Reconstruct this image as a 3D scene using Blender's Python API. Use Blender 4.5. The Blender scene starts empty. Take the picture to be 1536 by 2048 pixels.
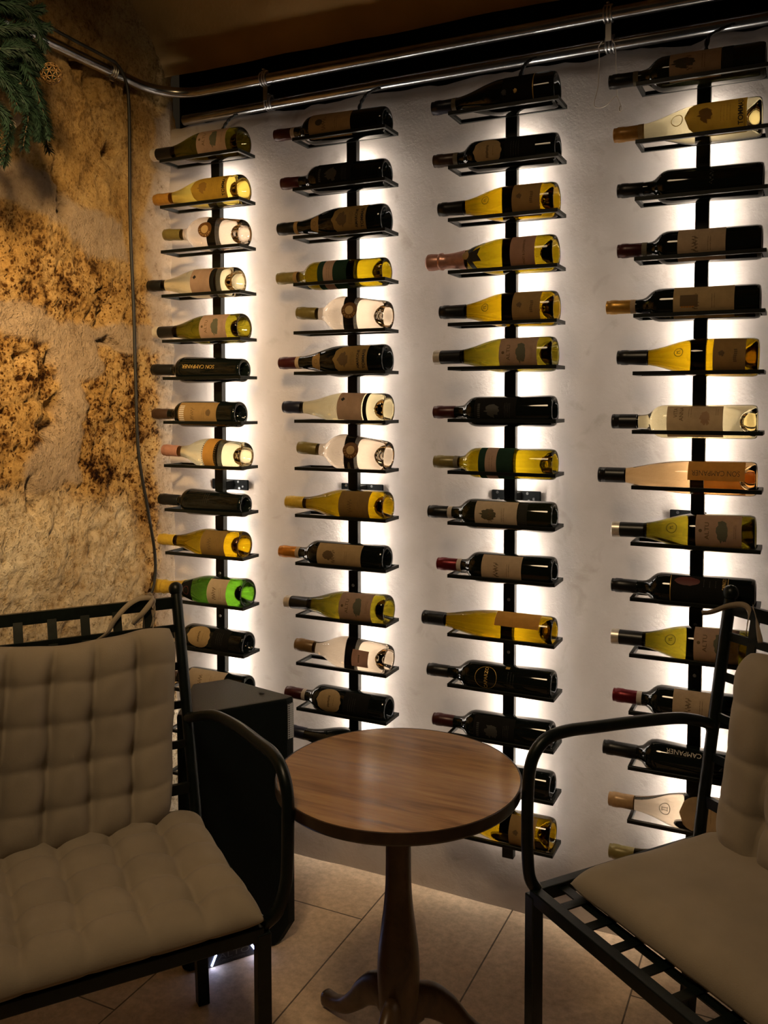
import bpy, bmesh, math, random
from mathutils import Vector, Matrix, Euler, noise
random.seed(7)
SC = bpy.context.scene
COL = SC.collection
PI = math.pi
R = math.radians

# ------------------------------------------------------------------ materials
def new_mat(name):
    m = bpy.data.materials.new(name); m.use_nodes = True
    nt = m.node_tree; nt.nodes.clear()
    out = nt.nodes.new('ShaderNodeOutputMaterial')
    return m, nt, out

def pbsdf(nt, out, col=(.5,.5,.5), rough=.5, metal=0., spec=.5, trans=0., ior=1.45):
    b = nt.nodes.new('ShaderNodeBsdfPrincipled')
    b.inputs['Base Color'].default_value = (*col, 1)
    b.inputs['Roughness'].default_value = rough
    b.inputs['Metallic'].default_value = metal
    b.inputs['Specular IOR Level'].default_value = spec
    b.inputs['Transmission Weight'].default_value = trans
    b.inputs['IOR'].default_value = ior
    nt.links.new(b.outputs[0], out.inputs[0])
    return b

MATS = {}
def simple(name, col, rough=.5, metal=0., spec=.5, trans=0., ior=1.45, noise_amt=0., noise_scale=40., bump=0.):
    """plain procedural material with a little noise variation"""
    if name in MATS: return MATS[name]
    m, nt, out = new_mat(name)
    b = pbsdf(nt, out, col, rough, metal, spec, trans, ior)
    if noise_amt or bump:
        tc = nt.nodes.new('ShaderNodeTexCoord')
        n = nt.nodes.new('ShaderNodeTexNoise'); n.inputs['Scale'].default_value = noise_scale; n.inputs['Detail'].default_value = 5
        nt.links.new(tc.outputs['Object'], n.inputs['Vector'])
        if noise_amt:
            r = nt.nodes.new('ShaderNodeValToRGB')
            r.color_ramp.elements[0].position = .3; r.color_ramp.elements[1].position = .7
            r.color_ramp.elements[0].color = (*[c*(1-noise_amt) for c in col], 1)
            r.color_ramp.elements[1].color = (*[min(1, c*(1+noise_amt)) for c in col], 1)
            nt.links.new(n.outputs['Fac'], r.inputs['Fac']); nt.links.new(r.outputs[0], b.inputs['Base Color'])
        if bump:
            bp = nt.nodes.new('ShaderNodeBump'); bp.inputs['Strength'].default_value = bump; bp.inputs['Distance'].default_value = .002
            nt.links.new(n.outputs['Fac'], bp.inputs['Height']); nt.links.new(bp.outputs[0], b.inputs['Normal'])
    MATS[name] = m
    return m

def glass(name, col, ior=1.36, rough=0.):
    return simple(name, col, rough, 0, .5, 1., ior)

def paper(name, col, transl=.35):
    """printed paper: diffuse with some light coming through"""
    if name in MATS: return MATS[name]
    m, nt, out = new_mat(name)
    tc = nt.nodes.new('ShaderNodeTexCoord')
    n = nt.nodes.new('ShaderNodeTexNoise'); n.inputs['Scale'].default_value = 60; n.inputs['Detail'].default_value = 4
    nt.links.new(tc.outputs['Object'], n.inputs['Vector'])
    r = nt.nodes.new('ShaderNodeValToRGB')
    r.color_ramp.elements[0].position = .35; r.color_ramp.elements[1].position = .75
    r.color_ramp.elements[0].color = (*[c*.86 for c in col], 1); r.color_ramp.elements[1].color = (*col, 1)
    nt.links.new(n.outputs['Fac'], r.inputs['Fac'])
    d = nt.nodes.new('ShaderNodeBsdfDiffuse'); t = nt.nodes.new('ShaderNodeBsdfTranslucent')
    mx = nt.nodes.new('ShaderNodeMixShader'); mx.inputs[0].default_value = transl
    nt.links.new(r.outputs[0], d.inputs['Color']); nt.links.new(r.outputs[0], t.inputs['Color'])
    nt.links.new(d.outputs[0], mx.inputs[1]); nt.links.new(t.outputs[0], mx.inputs[2])
    nt.links.new(mx.outputs[0], out.inputs[0])
    MATS[name] = m
    return m

def emit(name, col, strength):
    if name in MATS: return MATS[name]
    m, nt, out = new_mat(name)
    e = nt.nodes.new('ShaderNodeEmission'); e.inputs[0].default_value = (*col, 1); e.inputs[1].default_value = strength
    nt.links.new(e.outputs[0], out.inputs[0])
    MATS[name] = m
    return m

LED_STRENGTH = 76.0
M_BLACK = simple('black_powder_coat', (.0035, .0055, .0045), .42, 0, .35, noise_amt=.3, noise_scale=90)
M_IRON = simple('black_wrought_iron', (.003, .0055, .0042), .36, .0, .3, noise_amt=.35, noise_scale=60, bump=.15)
M_STEEL = simple('brushed_steel_pipe', (.34, .34, .34), .24, 1., .5, noise_amt=.25, noise_scale=14)
M_ZINC = simple('zinc_clip', (.62, .62, .62), .3, 1., .5)
M_SCREW = simple('screw_steel', (.45, .45, .45), .3, 1.)
M_CORD = simple('black_rubber_cord', (.008, .008, .008), .55)
M_STRING = simple('pale_string', (.7, .62, .5), .8)
M_LED = emit('warm_white_led', (1.0, .92, .83), LED_STRENGTH)
M_INK = simple('black_print', (.012, .011, .010), .6)

# ------------------------------------------------------------------ mesh helpers
def link(name, me, mat=None, parent=None):
    o = bpy.data.objects.new(name, me); COL.objects.link(o)
    if mat is not None and me is not None:
        me.materials.clear()
        for m in (mat if isinstance(mat, (list, tuple)) else [mat]): me.materials.append(m)
    if parent is not None: o.parent = parent
    return o

def bm_obj(name, bm, mat, parent=None, smooth=True):
    me = bpy.data.meshes.new(name); bmesh.ops.recalc_face_normals(bm, faces=bm.faces[:])
    bm.to_mesh(me); bm.free()
    if smooth:
        for p in me.polygons: p.use_smooth = True
    return link(name, me, mat, parent)

def raw_obj(name, vs, fs, mat, parent=None, smooth=False, mi=None):
    me = bpy.data.meshes.new(name); me.from_pydata([tuple(v) for v in vs], [], fs); me.update()
    if smooth:
        for p in me.polygons: p.use_smooth = True
    o = link(name, me, mat, parent)
    if mi:
        for p, i in zip(me.polygons, mi): p.material_index = i
    return o

def sharp(o, ang=35):
    o.data.set_sharp_from_angle(angle=R(ang))
    return o

def bevel(o, w, seg=2):
    m = o.modifiers.new('bevel', 'BEVEL'); m.width = w; m.segments = seg; m.limit_method = 'ANGLE'; m.angle_limit = R(40)
    return o

def add_box(bm, c, s, rot=None):
    """axis box, centre c, full size s, optional rotation matrix"""
    g = bmesh.ops.create_cube(bm, size=1)
    M = Matrix.Translation(c) @ (rot.to_4x4() if rot is not None else Matrix.Identity(4)) @ Matrix.Diagonal((*s, 1))
    bmesh.ops.transform(bm, matrix=M, verts=g['verts'])

def add_bar(bm, a, b, w, h, up=(0, 0, 1)):
    """rectangular bar between two points, w across, h along up"""
    a, b = Vector(a), Vector(b); d = (b-a); L = d.length; d.normalize()
    u = Vector(up); s = d.cross(u)
    if s.length < 1e-4: s = d.cross(Vector((0, 1, 0)))
    s.normalize(); u = s.cross(d).normalized()
    rot = Matrix((s, d, u)).transposed()
    add_box(bm, (a+b)/2, (w, L, h), rot)

def smooth_path(pts, n=6, closed=False):
    """Catmull-Rom through points"""
    P = [Vector(p) for p in pts]; out = []
    if len(P) < 3: return P
    for i in range(len(P)-1):
        p0 = P[i-1] if i > 0 else P[0]*2-P[1]; p1 = P[i]; p2 = P[i+1]
        p3 = P[i+2] if i+2 < len(P) else P[-1]*2-P[-2]
        for k in range(n):
            t = k/n
            out.append(.5*((2*p1)+(-p0+p2)*t+(2*p0-5*p1+4*p2-p3)*t*t+(-p0+3*p1-3*p2+p3)*t**3))
    out.append(P[-1]); return out

def add_tube(bm, pts, r, seg=10, cap=True, square=False):
    """sweep a circle along points; r may be a list"""
    P = [Vector(p) for p in pts]; n = len(P); rings = []
    T = [(P[min(i+1, n-1)]-P[max(i-1, 0)]).normalized() for i in range(n)]
    nrm = T[0].orthogonal().normalized()
    if square:
        ref = Vector((0, 0, 1)) if abs(T[0].z) < .9 else Vector((1, 0, 0))
        nrm = (ref - T[0]*ref.dot(T[0])).normalized(); seg = 4
    for i in range(n):
        if i > 0:
            ax = T[i-1].cross(T[i])
            if ax.length > 1e-6:
                nrm = Matrix.Rotation(T[i-1].angle(T[i]), 3, ax.normalized()) @ nrm
        b = T[i].cross(nrm)
        rr = r[i] if isinstance(r, (list, tuple)) else r
        off = PI/4 if square else 0
        k = math.sqrt(2) if square else 1
        rings.append([bm.verts.new(P[i]+(nrm*math.cos(off+2*PI*j/seg)+b*math.sin(off+2*PI*j/seg))*rr*k) for j in range(seg)])
    for i in range(n-1):
        for j in range(seg):
            bm.faces.new((rings[i][j], rings[i][(j+1) % seg], rings[i+1][(j+1) % seg], rings[i+1][j]))
    if cap:
        bm.faces.new(rings[0][::-1]); bm.faces.new(rings[-1])

def add_lathe(bm, prof, seg=40):
    """profile [(r, z)] about Z; r=0 ends are closed"""
    rings = []
    for r, z in prof:
        if r < 1e-6: rings.append([bm.verts.new((0, 0, z))])
        else: rings.append([bm.verts.new((r*math.cos(2*PI*j/seg), r*math.sin(2*PI*j/seg), z)) for j in range(seg)])
    for a, b in zip(rings, rings[1:]):
        for j in range(seg):
            q = []
            for v in (a[j % len(a)], a[(j+1) % len(a)], b[(j+1) % len(b)], b[j % len(b)]):
                if v not in q: q.append(v)
            if len(q) > 2: bm.faces.new(q)

def empty(name, loc=(0, 0, 0), rot=(0, 0, 0)):
    o = bpy.data.objects.new(name, None); COL.objects.link(o)
    o.location = loc; o.rotation_euler = rot; o.empty_display_size = .05
    return o

def tag(o, label=None, cat=None, group=None, kind=None):
    if label: o['label'] = label
    if cat: o['category'] = cat
    if group: o['group'] = group
    if kind: o['kind'] = kind
    return o

_txt = {}
def text_mesh(s, bold=0.):
    """verts/faces of a text, height of capitals = 1, centred"""
    if (s, bold) in _txt: return _txt[(s, bold)]
    cu = bpy.data.curves.new('lettering', 'FONT'); cu.body = s; cu.resolution_u = 3; cu.offset = bold
    o = bpy.data.objects.new('lettering_tmp', cu); COL.objects.link(o)
    dg = bpy.context.evaluated_depsgraph_get(); dg.update()
    me = bpy.data.meshes.new_from_object(o.evaluated_get(dg))
    vs = [v.co.copy() for v in me.vertices]; fs = [tuple(p.vertices) for p in me.polygons]
    bpy.data.objects.remove(o); bpy.data.curves.remove(cu); bpy.data.meshes.remove(me)
    x0, x1 = min(v.x for v in vs), max(v.x for v in vs); y0, y1 = min(v.y for v in vs), max(v.y for v in vs)
    h = max(y1-y0, 1e-4)
    vs = [((v.x-(x0+x1)/2)/h, (v.y-(y0+y1)/2)/h) for v in vs]
    _txt[(s, bold)] = (vs, fs, (x1-x0)/h)
    return _txt[(s, bold)]

for _s in ('SON CAMPANER', 'TOMMASI', 'AMARONE', 'ALTU', 'MOËT & CHANDON', 'MOËT', 'VITA', 'ANNA', 'ALTO', 'PROFESSIONAL', 'M', 'I', 'R', 'A', 'V', 'L'): text_mesh(_s)
text_mesh('CAPARZO'); text_mesh('CAPARZO', .01); text_mesh('TOMMASI', .02); text_mesh('AMARONE', .02)

def fbm(x, y, z, o=4, h=.55):
    s = 0.; a = 1.; f = 1.
    for _ in range(o):
        s += a*noise.noise((x*f, y*f, z*f)); a *= h; f *= 2.03
    return s
def sstep(a, b, x):
    t = min(1, max(0, (x-a)/(b-a))); return t*t*(3-2*t)

# ------------------------------------------------------------------ the room
def mat_plaster():
    m, nt, out = new_mat('white_plaster'); b = pbsdf(nt, out, (.6, .55, .5), .85, 0, .25)
    N = nt.nodes; L = nt.links
    tc = N.new('ShaderNodeTexCoord')
    n1 = N.new('ShaderNodeTexNoise'); n1.inputs['Scale'].default_value = 3.2; n1.inputs['Detail'].default_value = 8; n1.inputs['Roughness'].default_value = .62
    n2 = N.new('ShaderNodeTexNoise'); n2.inputs['Scale'].default_value = 120; n2.inputs['Detail'].default_value = 6; n2.inputs['Roughness'].default_value = .7
    n3 = N.new('ShaderNodeTexNoise'); n3.inputs['Scale'].default_value = 14; n3.inputs['Detail'].default_value = 6; n3.inputs['Distortion'].default_value = .6
    for n in (n1, n2, n3): L.new(tc.outputs['Object'], n.inputs['Vector'])
    r = N.new('ShaderNodeValToRGB')
    e = r.color_ramp.elements
    e[0].position = .3; e[0].color = (.40, .345, .295, 1); e[1].position = .68; e[1].color = (.50, .44, .385, 1)
    L.new(n1.outputs['Fac'], r.inputs['Fac'])
    r2 = N.new('ShaderNodeValToRGB'); e = r2.color_ramp.elements
    e[0].position = .28; e[0].color = (.7, .66, .6, 1); e[1].position = .40; e[1].color = (1, 1, 1, 1)
    L.new(n3.outputs['Fac'], r2.inputs['Fac'])
    mx = N.new('ShaderNodeMix'); mx.data_type = 'RGBA'; mx.blend_type = 'MULTIPLY'; mx.inputs[0].default_value = .5
    L.new(r.outputs[0], mx.inputs[6]); L.new(r2.outputs[0], mx.inputs[7]); L.new(mx.outputs[2], b.inputs['Base Color'])
    ad = N.new('ShaderNodeMath'); ad.operation = 'MULTIPLY_ADD'; ad.inputs[1].default_value = 2.5
    L.new(n3.outputs['Fac'], ad.inputs[0]); L.new(n2.outputs['Fac'], ad.inputs[2])
    bp = N.new('ShaderNodeBump'); bp.inputs['Strength'].default_value = .35; bp.inputs['Distance'].default_value = .0035
    L.new(ad.outputs[0], bp.inputs['Height']); L.new(bp.outputs[0], b.inputs['Normal'])
    return m
M_PLASTER = mat_plaster()
M_SHADE = simple('recess_shade', (.006, .005, .004), .95, 0, .05, noise_amt=.4, noise_scale=25, bump=.6)  # near-black: deep shade behind the pipes put into the colour

X0, X1 = -1.72, 1.5          # left wall, right end of what is built
Y1 = -3.0                    # rear end of what is built

# back wall: plaster panel standing in front of an added band coloured as shade
vs = []; fs = []
nx, nz = 150, 110
ztop = 2.112
for j in range(nz+1):
    for i in range(nx+1):
        x = X0-.06 + (X1-X0+.06)*i/nx
        zt = ztop + .012*fbm(x*9, 3.1, 0, 4)
        z = -.05 + (zt+.05)*j/nz
        d = .006*fbm(x*2.2, z*2.2, 5, 3) + .0022*fbm(x*11, z*11, 2, 3)
        if z < .35: d += .008*(1-sstep(-.05, .26, z))          # foot of the plaster recedes a little, shaped to darken it
        if j == nz: d += .006
        vs.append((x, d, z))
for j in range(nz):
    for i in range(nx):
        a = j*(nx+1)+i; fs.append((a, a+1, a+nx+2, a+nx+1))
n0 = len(vs)                 # ragged ledge on top
for i in range(nx+1):
    v = vs[nz*(nx+1)+i]; vs.append((v[0], .13, v[2]+.004))
for i in range(nx):
    a = nz*(nx+1)+i; fs.append((a, a+1, n0+i+1, n0+i))
wb = raw_obj('wall_back', vs, fs, M_PLASTER, smooth=True); tag(wb, kind='structure')
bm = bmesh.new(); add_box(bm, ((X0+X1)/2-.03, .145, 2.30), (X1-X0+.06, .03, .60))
rec = bm_obj('shade_band_1', bm, M_SHADE, smooth=False); tag(rec, kind='structure')

# vaulted ceiling springing from a beam over the shade band
def mat_vault():
    m, nt, out = new_mat('limewashed_vault'); b = pbsdf(nt, out, (.30, .2, .1), .92, 0, .15)
    N = nt.nodes; L = nt.links; tc = N.new('ShaderNodeTexCoord')
    n1 = N.new('ShaderNodeTexNoise'); n1.inputs['Scale'].default_value = 3.5; n1.inputs['Detail'].default_value = 7
    n2 = N.new('ShaderNodeTexNoise'); n2.inputs['Scale'].default_value = 90; n2.inputs['Detail'].default_value = 4
    L.new(tc.outputs['Object'], n1.inputs['Vector']); L.new(tc.outputs['Object'], n2.inputs['Vector'])
    r = N.new('ShaderNodeValToRGB'); e = r.color_ramp.elements
    e[0].position = .3; e[0].color = (.30, .18, .062, 1); e[1].position = .7; e[1].color = (.46, .29, .11, 1)
    L.new(n1.outputs['Fac'], r.inputs['Fac']); L.new(r.outputs[0], b.inputs['Base Color'])
    bp = N.new('ShaderNodeBump'); bp.inputs['Strength'].default_value = .4; bp.inputs['Distance'].default_value = .004
    L.new(n2.outputs['Fac'], bp.inputs['Height']); L.new(bp.outputs[0], b.inputs['Normal'])
    return m
prof = [(.13, 2.36), (.06, 2.32), (.0, 2.262), (-.012, 2.265), (-.045, 2.305), (-.095, 2.368), (-.15, 2.43), (-.25, 2.525), (-.4, 2.64), (-.6, 2.76), (-.85, 2.86), (-1.15, 2.93), (-1.5, 2.95), (-1.9, 2.93), (-2.4, 2.84), (Y1, 2.65)]
vs = []; fs = []; nx = 60
PP = smooth_path([(0, p[0], p[1]) for p in prof], 3)
for j, p in enumerate(PP):
    for i in range(nx+1):
        x = X0-.02 + (X1-X0+.02)*i/nx
        k = .007*fbm(x*2.5, p.y*3, 9, 3)
        vs.append((x, p.y, p.z+k))
for j in range(len(PP)-1):
    for i in range(nx):
        a = j*(nx+1)+i; fs.append((a, a+nx+1, a+nx+2, a+1))
tag(raw_obj('ceiling', vs, fs, mat_vault(), smooth=True), kind='structure')

# floor of pale limestone tiles
def mat_floor():
    m, nt, out = new_mat('limestone_tiles'); b = pbsdf(nt, out, (.4, .33, .24), .6, 0, .3)
    N = nt.nodes; L = nt.links; tc = N.new('ShaderNodeTexCoord')
    mp = N.new('ShaderNodeMapping'); mp.inputs['Rotation'].default_value = (0, 0, R(90)); mp.inputs['Location'].default_value = (-.72, 1.315, 0)
    L.new(tc.outputs['Object'], mp.inputs['Vector'])
    br = N.new('ShaderNodeTexBrick'); br.inputs['Scale'].default_value = 1; br.inputs['Brick Width'].default_value = .9
    br.inputs['Row Height'].default_value = .331; br.inputs['Mortar Size'].default_value = .0022; br.inputs['Mortar Smooth'].default_value = .3; br.offset = .581; br.offset_frequency = 3
    br.inputs['Color1'].default_value = (.74, .58, .42, 1); br.inputs['Color2'].default_value = (.68, .52, .37, 1); br.inputs['Mortar'].default_value = (.14, .105, .072, 1)
    L.new(mp.outputs[0], br.inputs['Vector'])
    n1 = N.new('ShaderNodeTexNoise'); n1.inputs['Scale'].default_value = 55; n1.inputs['Detail'].default_value = 8; n1.inputs['Roughness'].default_value = .7
    n2 = N.new('ShaderNodeTexNoise'); n2.inputs['Scale'].default_value = 6; n2.inputs['Detail'].default_value = 6
    for n in (n1, n2): L.new(tc.outputs['Object'], n.inputs['Vector'])
    r1 = N.new('ShaderNodeValToRGB'); e = r1.color_ramp.elements; e[0].position = .3; e[0].color = (.72, .68, .62, 1); e[1].position = .62; e[1].color = (1.08, 1.06, 1.03, 1)
    r2 = N.new('ShaderNodeValToRGB'); e = r2.color_ramp.elements; e[0].position = .25; e[0].color = (.75, .72, .68, 1); e[1].position = .75; e[1].color = (1.12, 1.1, 1.08, 1)
    L.new(n1.outputs['Fac'], r1.inputs['Fac']); L.new(n2.outputs['Fac'], r2.inputs['Fac'])
    m1 = N.new('ShaderNodeMix'); m1.data_type = 'RGBA'; m1.blend_type = 'MULTIPLY'; m1.inputs[0].default_value = 1
    m2 = N.new('ShaderNodeMix'); m2.data_type = 'RGBA'; m2.blend_type = 'MULTIPLY'; m2.inputs[0].default_value = 1
    L.new(br.outputs['Color'], m1.inputs[6]); L.new(r1.outputs[0], m1.inputs[7])
    L.new(m1.outputs[2], m2.inputs[6]); L.new(r2.outputs[0], m2.inputs[7]); L.new(m2.outputs[2], b.inputs['Base Color'])
    inv = N.new('ShaderNodeMath'); inv.operation = 'MULTIPLY_ADD'; inv.inputs[1].default_value = -3; L.new(br.outputs['Fac'], inv.inputs[0]); L.new(n1.outputs['Fac'], inv.inputs[2])
    bp = N.new('ShaderNodeBump'); bp.inputs['Strength'].default_value = .3; bp.inputs['Distance'].default_value = .002
    L.new(inv.outputs[0], bp.inputs['Height']); L.new(bp.outputs[0], b.inputs['Normal'])
    return m
bm = bmesh.new(); add_box(bm, ((X0+X1)/2, (Y1+.1)/2, -.03), (X1-X0+.2, .1-Y1, .06))
tag(bm_obj('floor', bm, mat_floor(), smooth=False), kind='structure')

# rough stone wall on the left: sandstone blocks with pale lime mortar between
def poly_d(px, py, poly):
    """signed distance to polygon, negative inside"""
    d = 1e9; ins = False; n = len(poly)
    for i in range(n):
        ax, ay = poly[i]; bx, by = poly[(i+1) % n]
        ex, ey = bx-ax, by-ay; wx, wy = px-ax, py-ay
        t = max(0, min(1, (wx*ex+wy*ey)/(ex*ex+ey*ey+1e-12)))
        d = min(d, (wx-ex*t)**2+(wy-ey*t)**2)
        if (ay > py) != (by > py) and px < (bx-ax)*(py-ay)/(by-ay)+ax: ins = not ins
    d = math.sqrt(d); return -d if ins else d
PL = [[(-.75, 1.53), (-.53, 1.54), (-.45, 1.50), (-.40, 1.52), (-.3, 1.51), (-.17, 1.52), (0, 1.53), (.02, 1.45), (-.17, 1.45), (-.3, 1.44), (-.3, 1.38), (-.37, 1.36), (-.34, 1.28), (-.38, 1.25), (-.37, 1.10), (-.56, 1.07), (-.57, 1.15), (-.46, 1.24), (-.43, 1.32), (-.45, 1.41), (-.48, 1.47), (-.75, 1.49)],
      [(-.75, 1.86), (-.52, 1.89), (-.40, 1.83), (-.2, 1.80), (-.18, 1.70), (-.33, 1.68), (-.42, 1.75), (-.75, 1.80)],
      [(.03, 2.2), (-.06, 2.13), (-.07, 1.9), (-.12, 1.75), (-.10, 1.62), (-.07, 1.5), (-.06, 1.2), (-.07, .9), (-.1, .6), (.03, .6)]]
PALE = [(-1.2, 1.06), (-.45, 1.08), (-.32, 1.02), (-.2, 1.04), (-.15, .9), (-.13, .6), (-.13, .2), (-1.2, .2)]
HOLES = [((-.455, 1.295), .030, .032), ((-.475, 1.24), .035, .028), ((-.435, 1.86), .012, .05), ((-.43, 1.80), .016, .02), ((-.26, 1.458), .042, .009), ((-.285, 1.62), .008, .03), ((-.275, 1.56), .007, .02),
         ((-.54, 1.09), .012, .03), ((-.49, 1.345), .018, .03), ((-.46, 1.42), .012, .02), ((-.56, 1.40), .02, .015), ((-.23, 1.985), .02, .03), ((-.30, 2.12), .02, .05), ((-.17, 2.18), .018, .03), ((-.36, 2.2), .03, .04)]
ys = [-3.0+.1*k for k in range(19)] + [-1.1+.0065*k for k in range(int(1.13/.0065)+1)]
zs = [-.05+.06*k for k in range(8)] + [.43+.0065*k for k in range(int(2.12/.0065))] + [2.56, 2.62, 2.7, 2.8, 2.9, 3.0]
vs = []; fs = []; cols = []
for z in zs:
    for y in ys:
        fine = y > -1.1 and .4 < z < 2.58
        wy = y+.022*fbm(y*14, z*14, 1, 3); wz = z+.022*fbm(y*14, z*14, 7, 3)
        pm = 0.
        if fine:
            d = min(poly_d(wy, wz, p) for p in PL)
            pm = 1-sstep(-.012, .012, d)
            pale = 1-sstep(-.04, .04, poly_d(wy, wz, PALE))
        else:
            pale = 1. if z < 1.05 else 0.
        rough = 1-pm
        h = .020*fbm(y*3.2, z*3.2, 3, 3)
        f1 = fbm(y*17, z*13, 11, 5, .62)
        ridge = 1-abs(noise.noise((y*24, z*17, 4.4)))*2
        pit = max(0, noise.noise((y*46, z*34, 8.8))-.12)+.7*max(0, noise.noise((y*92, z*70, 2.8))-.15)
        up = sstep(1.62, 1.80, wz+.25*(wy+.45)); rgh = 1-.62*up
        h += rough*(.0085*f1+.003*ridge*fbm(y*9, z*9, 2, 2) - .030*pit*(1-.55*pale)*(1-.75*up)) + pm*(.004*f1 + .003)
        hol = 0.
        if fine:
            for (hy, hz), ry, rz in HOLES:
                q = ((wy-hy)/ry)**2+((wz-hz)/rz)**2
                if q < 4: hol = max(hol, math.exp(-q*1.2))
        h -= .055*hol
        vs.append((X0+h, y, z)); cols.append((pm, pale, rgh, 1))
ny = len(ys)
for j in range(len(zs)-1):
    for i in range(ny-1):
        a = j*ny+i; fs.append((a, a+1, a+ny+1, a+ny))
def mat_stone():
    m, nt, out = new_mat('rough_sandstone'); b = pbsdf(nt, out, (.4, .25, .1), .95, 0, .1)
    N = nt.nodes; L = nt.links; tc = N.new('ShaderNodeTexCoord')
    at = N.new('ShaderNodeAttribute'); at.attribute_name = 'zones'
    sp = N.new('ShaderNodeSeparateColor'); L.new(at.outputs['Color'], sp.inputs[0])
    def nz(s, d=6, r=.6, dist=0.):
        n = N.new('ShaderNodeTexNoise'); n.inputs['Scale'].default_value = s; n.inputs['Detail'].default_value = d; n.inputs['Roughness'].default_value = r; n.inputs['Distortion'].default_value = dist
        L.new(tc.outputs['Object'], n.inputs['Vector']); return n
    def ramp(src, stops):
        r = N.new('ShaderNodeValToRGB'); e = r.color_ramp.elements
        while len(e) < len(stops): e.new(.5)
        for k, (p, c) in enumerate(stops): e[k].position = p; e[k].color = (*c, 1)
        L.new(src, r.inputs['Fac']); return r
    def mix(f, a, c, mode='MIX'):
        x = N.new('ShaderNodeMix'); x.data_type = 'RGBA'; x.blend_type = mode
        if isinstance(f, float): x.inputs[0].default_value = f
        else: L.new(f, x.inputs[0])
        L.new(a, x.inputs[6]); L.new(c, x.inputs[7]); return x.outputs[2]
    n1 = nz(6, 9, .68); n2 = nz(38, 10, .72); n3 = nz(150, 6, .65); n4 = nz(2.4, 5); n5 = nz(13, 8, .7)
    ochre = ramp(n1.outputs['Fac'], [(.28, (.30, .175, .050)), (.5, (.50, .325, .125)), (.72, (.66, .48, .24))])
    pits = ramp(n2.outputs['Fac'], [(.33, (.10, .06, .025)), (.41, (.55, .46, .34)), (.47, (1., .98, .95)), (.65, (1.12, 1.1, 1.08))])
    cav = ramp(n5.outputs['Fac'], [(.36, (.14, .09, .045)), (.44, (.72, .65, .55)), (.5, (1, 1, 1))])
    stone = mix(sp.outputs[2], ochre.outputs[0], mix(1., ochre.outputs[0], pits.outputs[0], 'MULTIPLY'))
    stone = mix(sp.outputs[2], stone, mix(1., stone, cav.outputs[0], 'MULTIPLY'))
    stone = mix(.5, stone, ramp(n3.outputs['Fac'], [(.35, (.6, .52, .42)), (.6, (1.1, 1.1, 1.1))]).outputs[0], 'MULTIPLY')
    vw = N.new('ShaderNodeVectorMath'); vw.operation = 'MULTIPLY_ADD'; vw.inputs[1].default_value = (.03, .03, .03)
    L.new(n5.outputs['Color'], vw.inputs[0]); L.new(tc.outputs['Object'], vw.inputs[2])
    mpv = N.new('ShaderNodeMapping'); mpv.inputs['Scale'].default_value = (1, 1, .72); L.new(vw.outputs[0], mpv.inputs['Vector'])
    def holes(scale, lo, hi):
        vo = N.new('ShaderNodeTexVoronoi'); vo.inputs['Scale'].default_value = scale; L.new(mpv.outputs[0], vo.inputs['Vector'])
        sm = N.new('ShaderNodeMath'); sm.operation = 'MULTIPLY_ADD'; sm.inputs[1].default_value = -1.1; sm.inputs[2].default_value = .52
        L.new(n5.outputs['Fac'], sm.inputs[0])                       # pits gather in clusters
        ad_ = N.new('ShaderNodeMath'); ad_.operation = 'SUBTRACT'; L.new(vo.outputs['Distance'], ad_.inputs[0]); L.new(sm.outputs[0], ad_.inputs[1])
        mr = N.new('ShaderNodeMapRange'); mr.inputs['From Min'].default_value = lo; mr.inputs['From Max'].default_value = hi; L.new(ad_.outputs[0], mr.inputs['Value'])
        return mr.outputs[0]
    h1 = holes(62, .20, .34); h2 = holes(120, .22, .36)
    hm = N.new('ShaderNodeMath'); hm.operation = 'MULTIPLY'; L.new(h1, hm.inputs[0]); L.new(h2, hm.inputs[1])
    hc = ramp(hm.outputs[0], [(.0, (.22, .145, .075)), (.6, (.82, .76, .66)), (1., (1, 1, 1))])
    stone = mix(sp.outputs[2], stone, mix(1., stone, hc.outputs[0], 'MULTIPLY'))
    plas = ramp(n1.outputs['Fac'], [(.3, (.34, .25, .165)), (.7, (.50, .385, .275))])
    pls = mix(.8, plas.outputs[0], ramp(n2.outputs['Fac'], [(.32, (.35, .29, .22)), (.42, (.9, .88, .85)), (.6, (1.1, 1.1, 1.1))]).outputs[0], 'MULTIPLY')
    pal = ramp(n1.outputs['Fac'], [(.28, (.50, .36, .20)), (.5, (.72, .59, .41)), (.7, (.86, .76, .60))])
    pale = mix(.9, pal.outputs[0], ramp(n2.outputs['Fac'], [(.32, (.36, .26, .15)), (.43, (.85, .78, .68)), (.52, (1.05, 1.05, 1.05))]).outputs[0], 'MULTIPLY')
    pale = mix(.22, pale, hc.outputs[0], 'MULTIPLY')
    c = mix(sp.outputs[1], stone, pale)
    c = mix(sp.outputs[0], c, pls)
    c = mix(.35, c, ramp(n4.outputs['Fac'], [(.3, (.72, .68, .6)), (.7, (1.1, 1.08, 1.05))]).outputs[0], 'MULTIPLY')
    L.new(c, b.inputs['Base Color'])
    ad = N.new('ShaderNodeMath'); ad.operation = 'MULTIPLY_ADD'; ad.inputs[1].default_value = 2.2
    L.new(n2.outputs['Fac'], ad.inputs[0]); L.new(n3.outputs['Fac'], ad.inputs[2])
    ah = N.new('ShaderNodeMath'); ah.operation = 'MULTIPLY_ADD'; L.new(hm.outputs[0], ah.inputs[0]); L.new(sp.outputs[2], ah.inputs[1]); L.new(ad.outputs[0], ah.inputs[2]); ad = ah
    bp = N.new('ShaderNodeBump'); bp.inputs['Strength'].default_value = .9; bp.inputs['Distance'].default_value = .010
    L.new(ad.outputs[0], bp.inputs['Height']); L.new(bp.outputs[0], b.inputs['Normal'])
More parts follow.
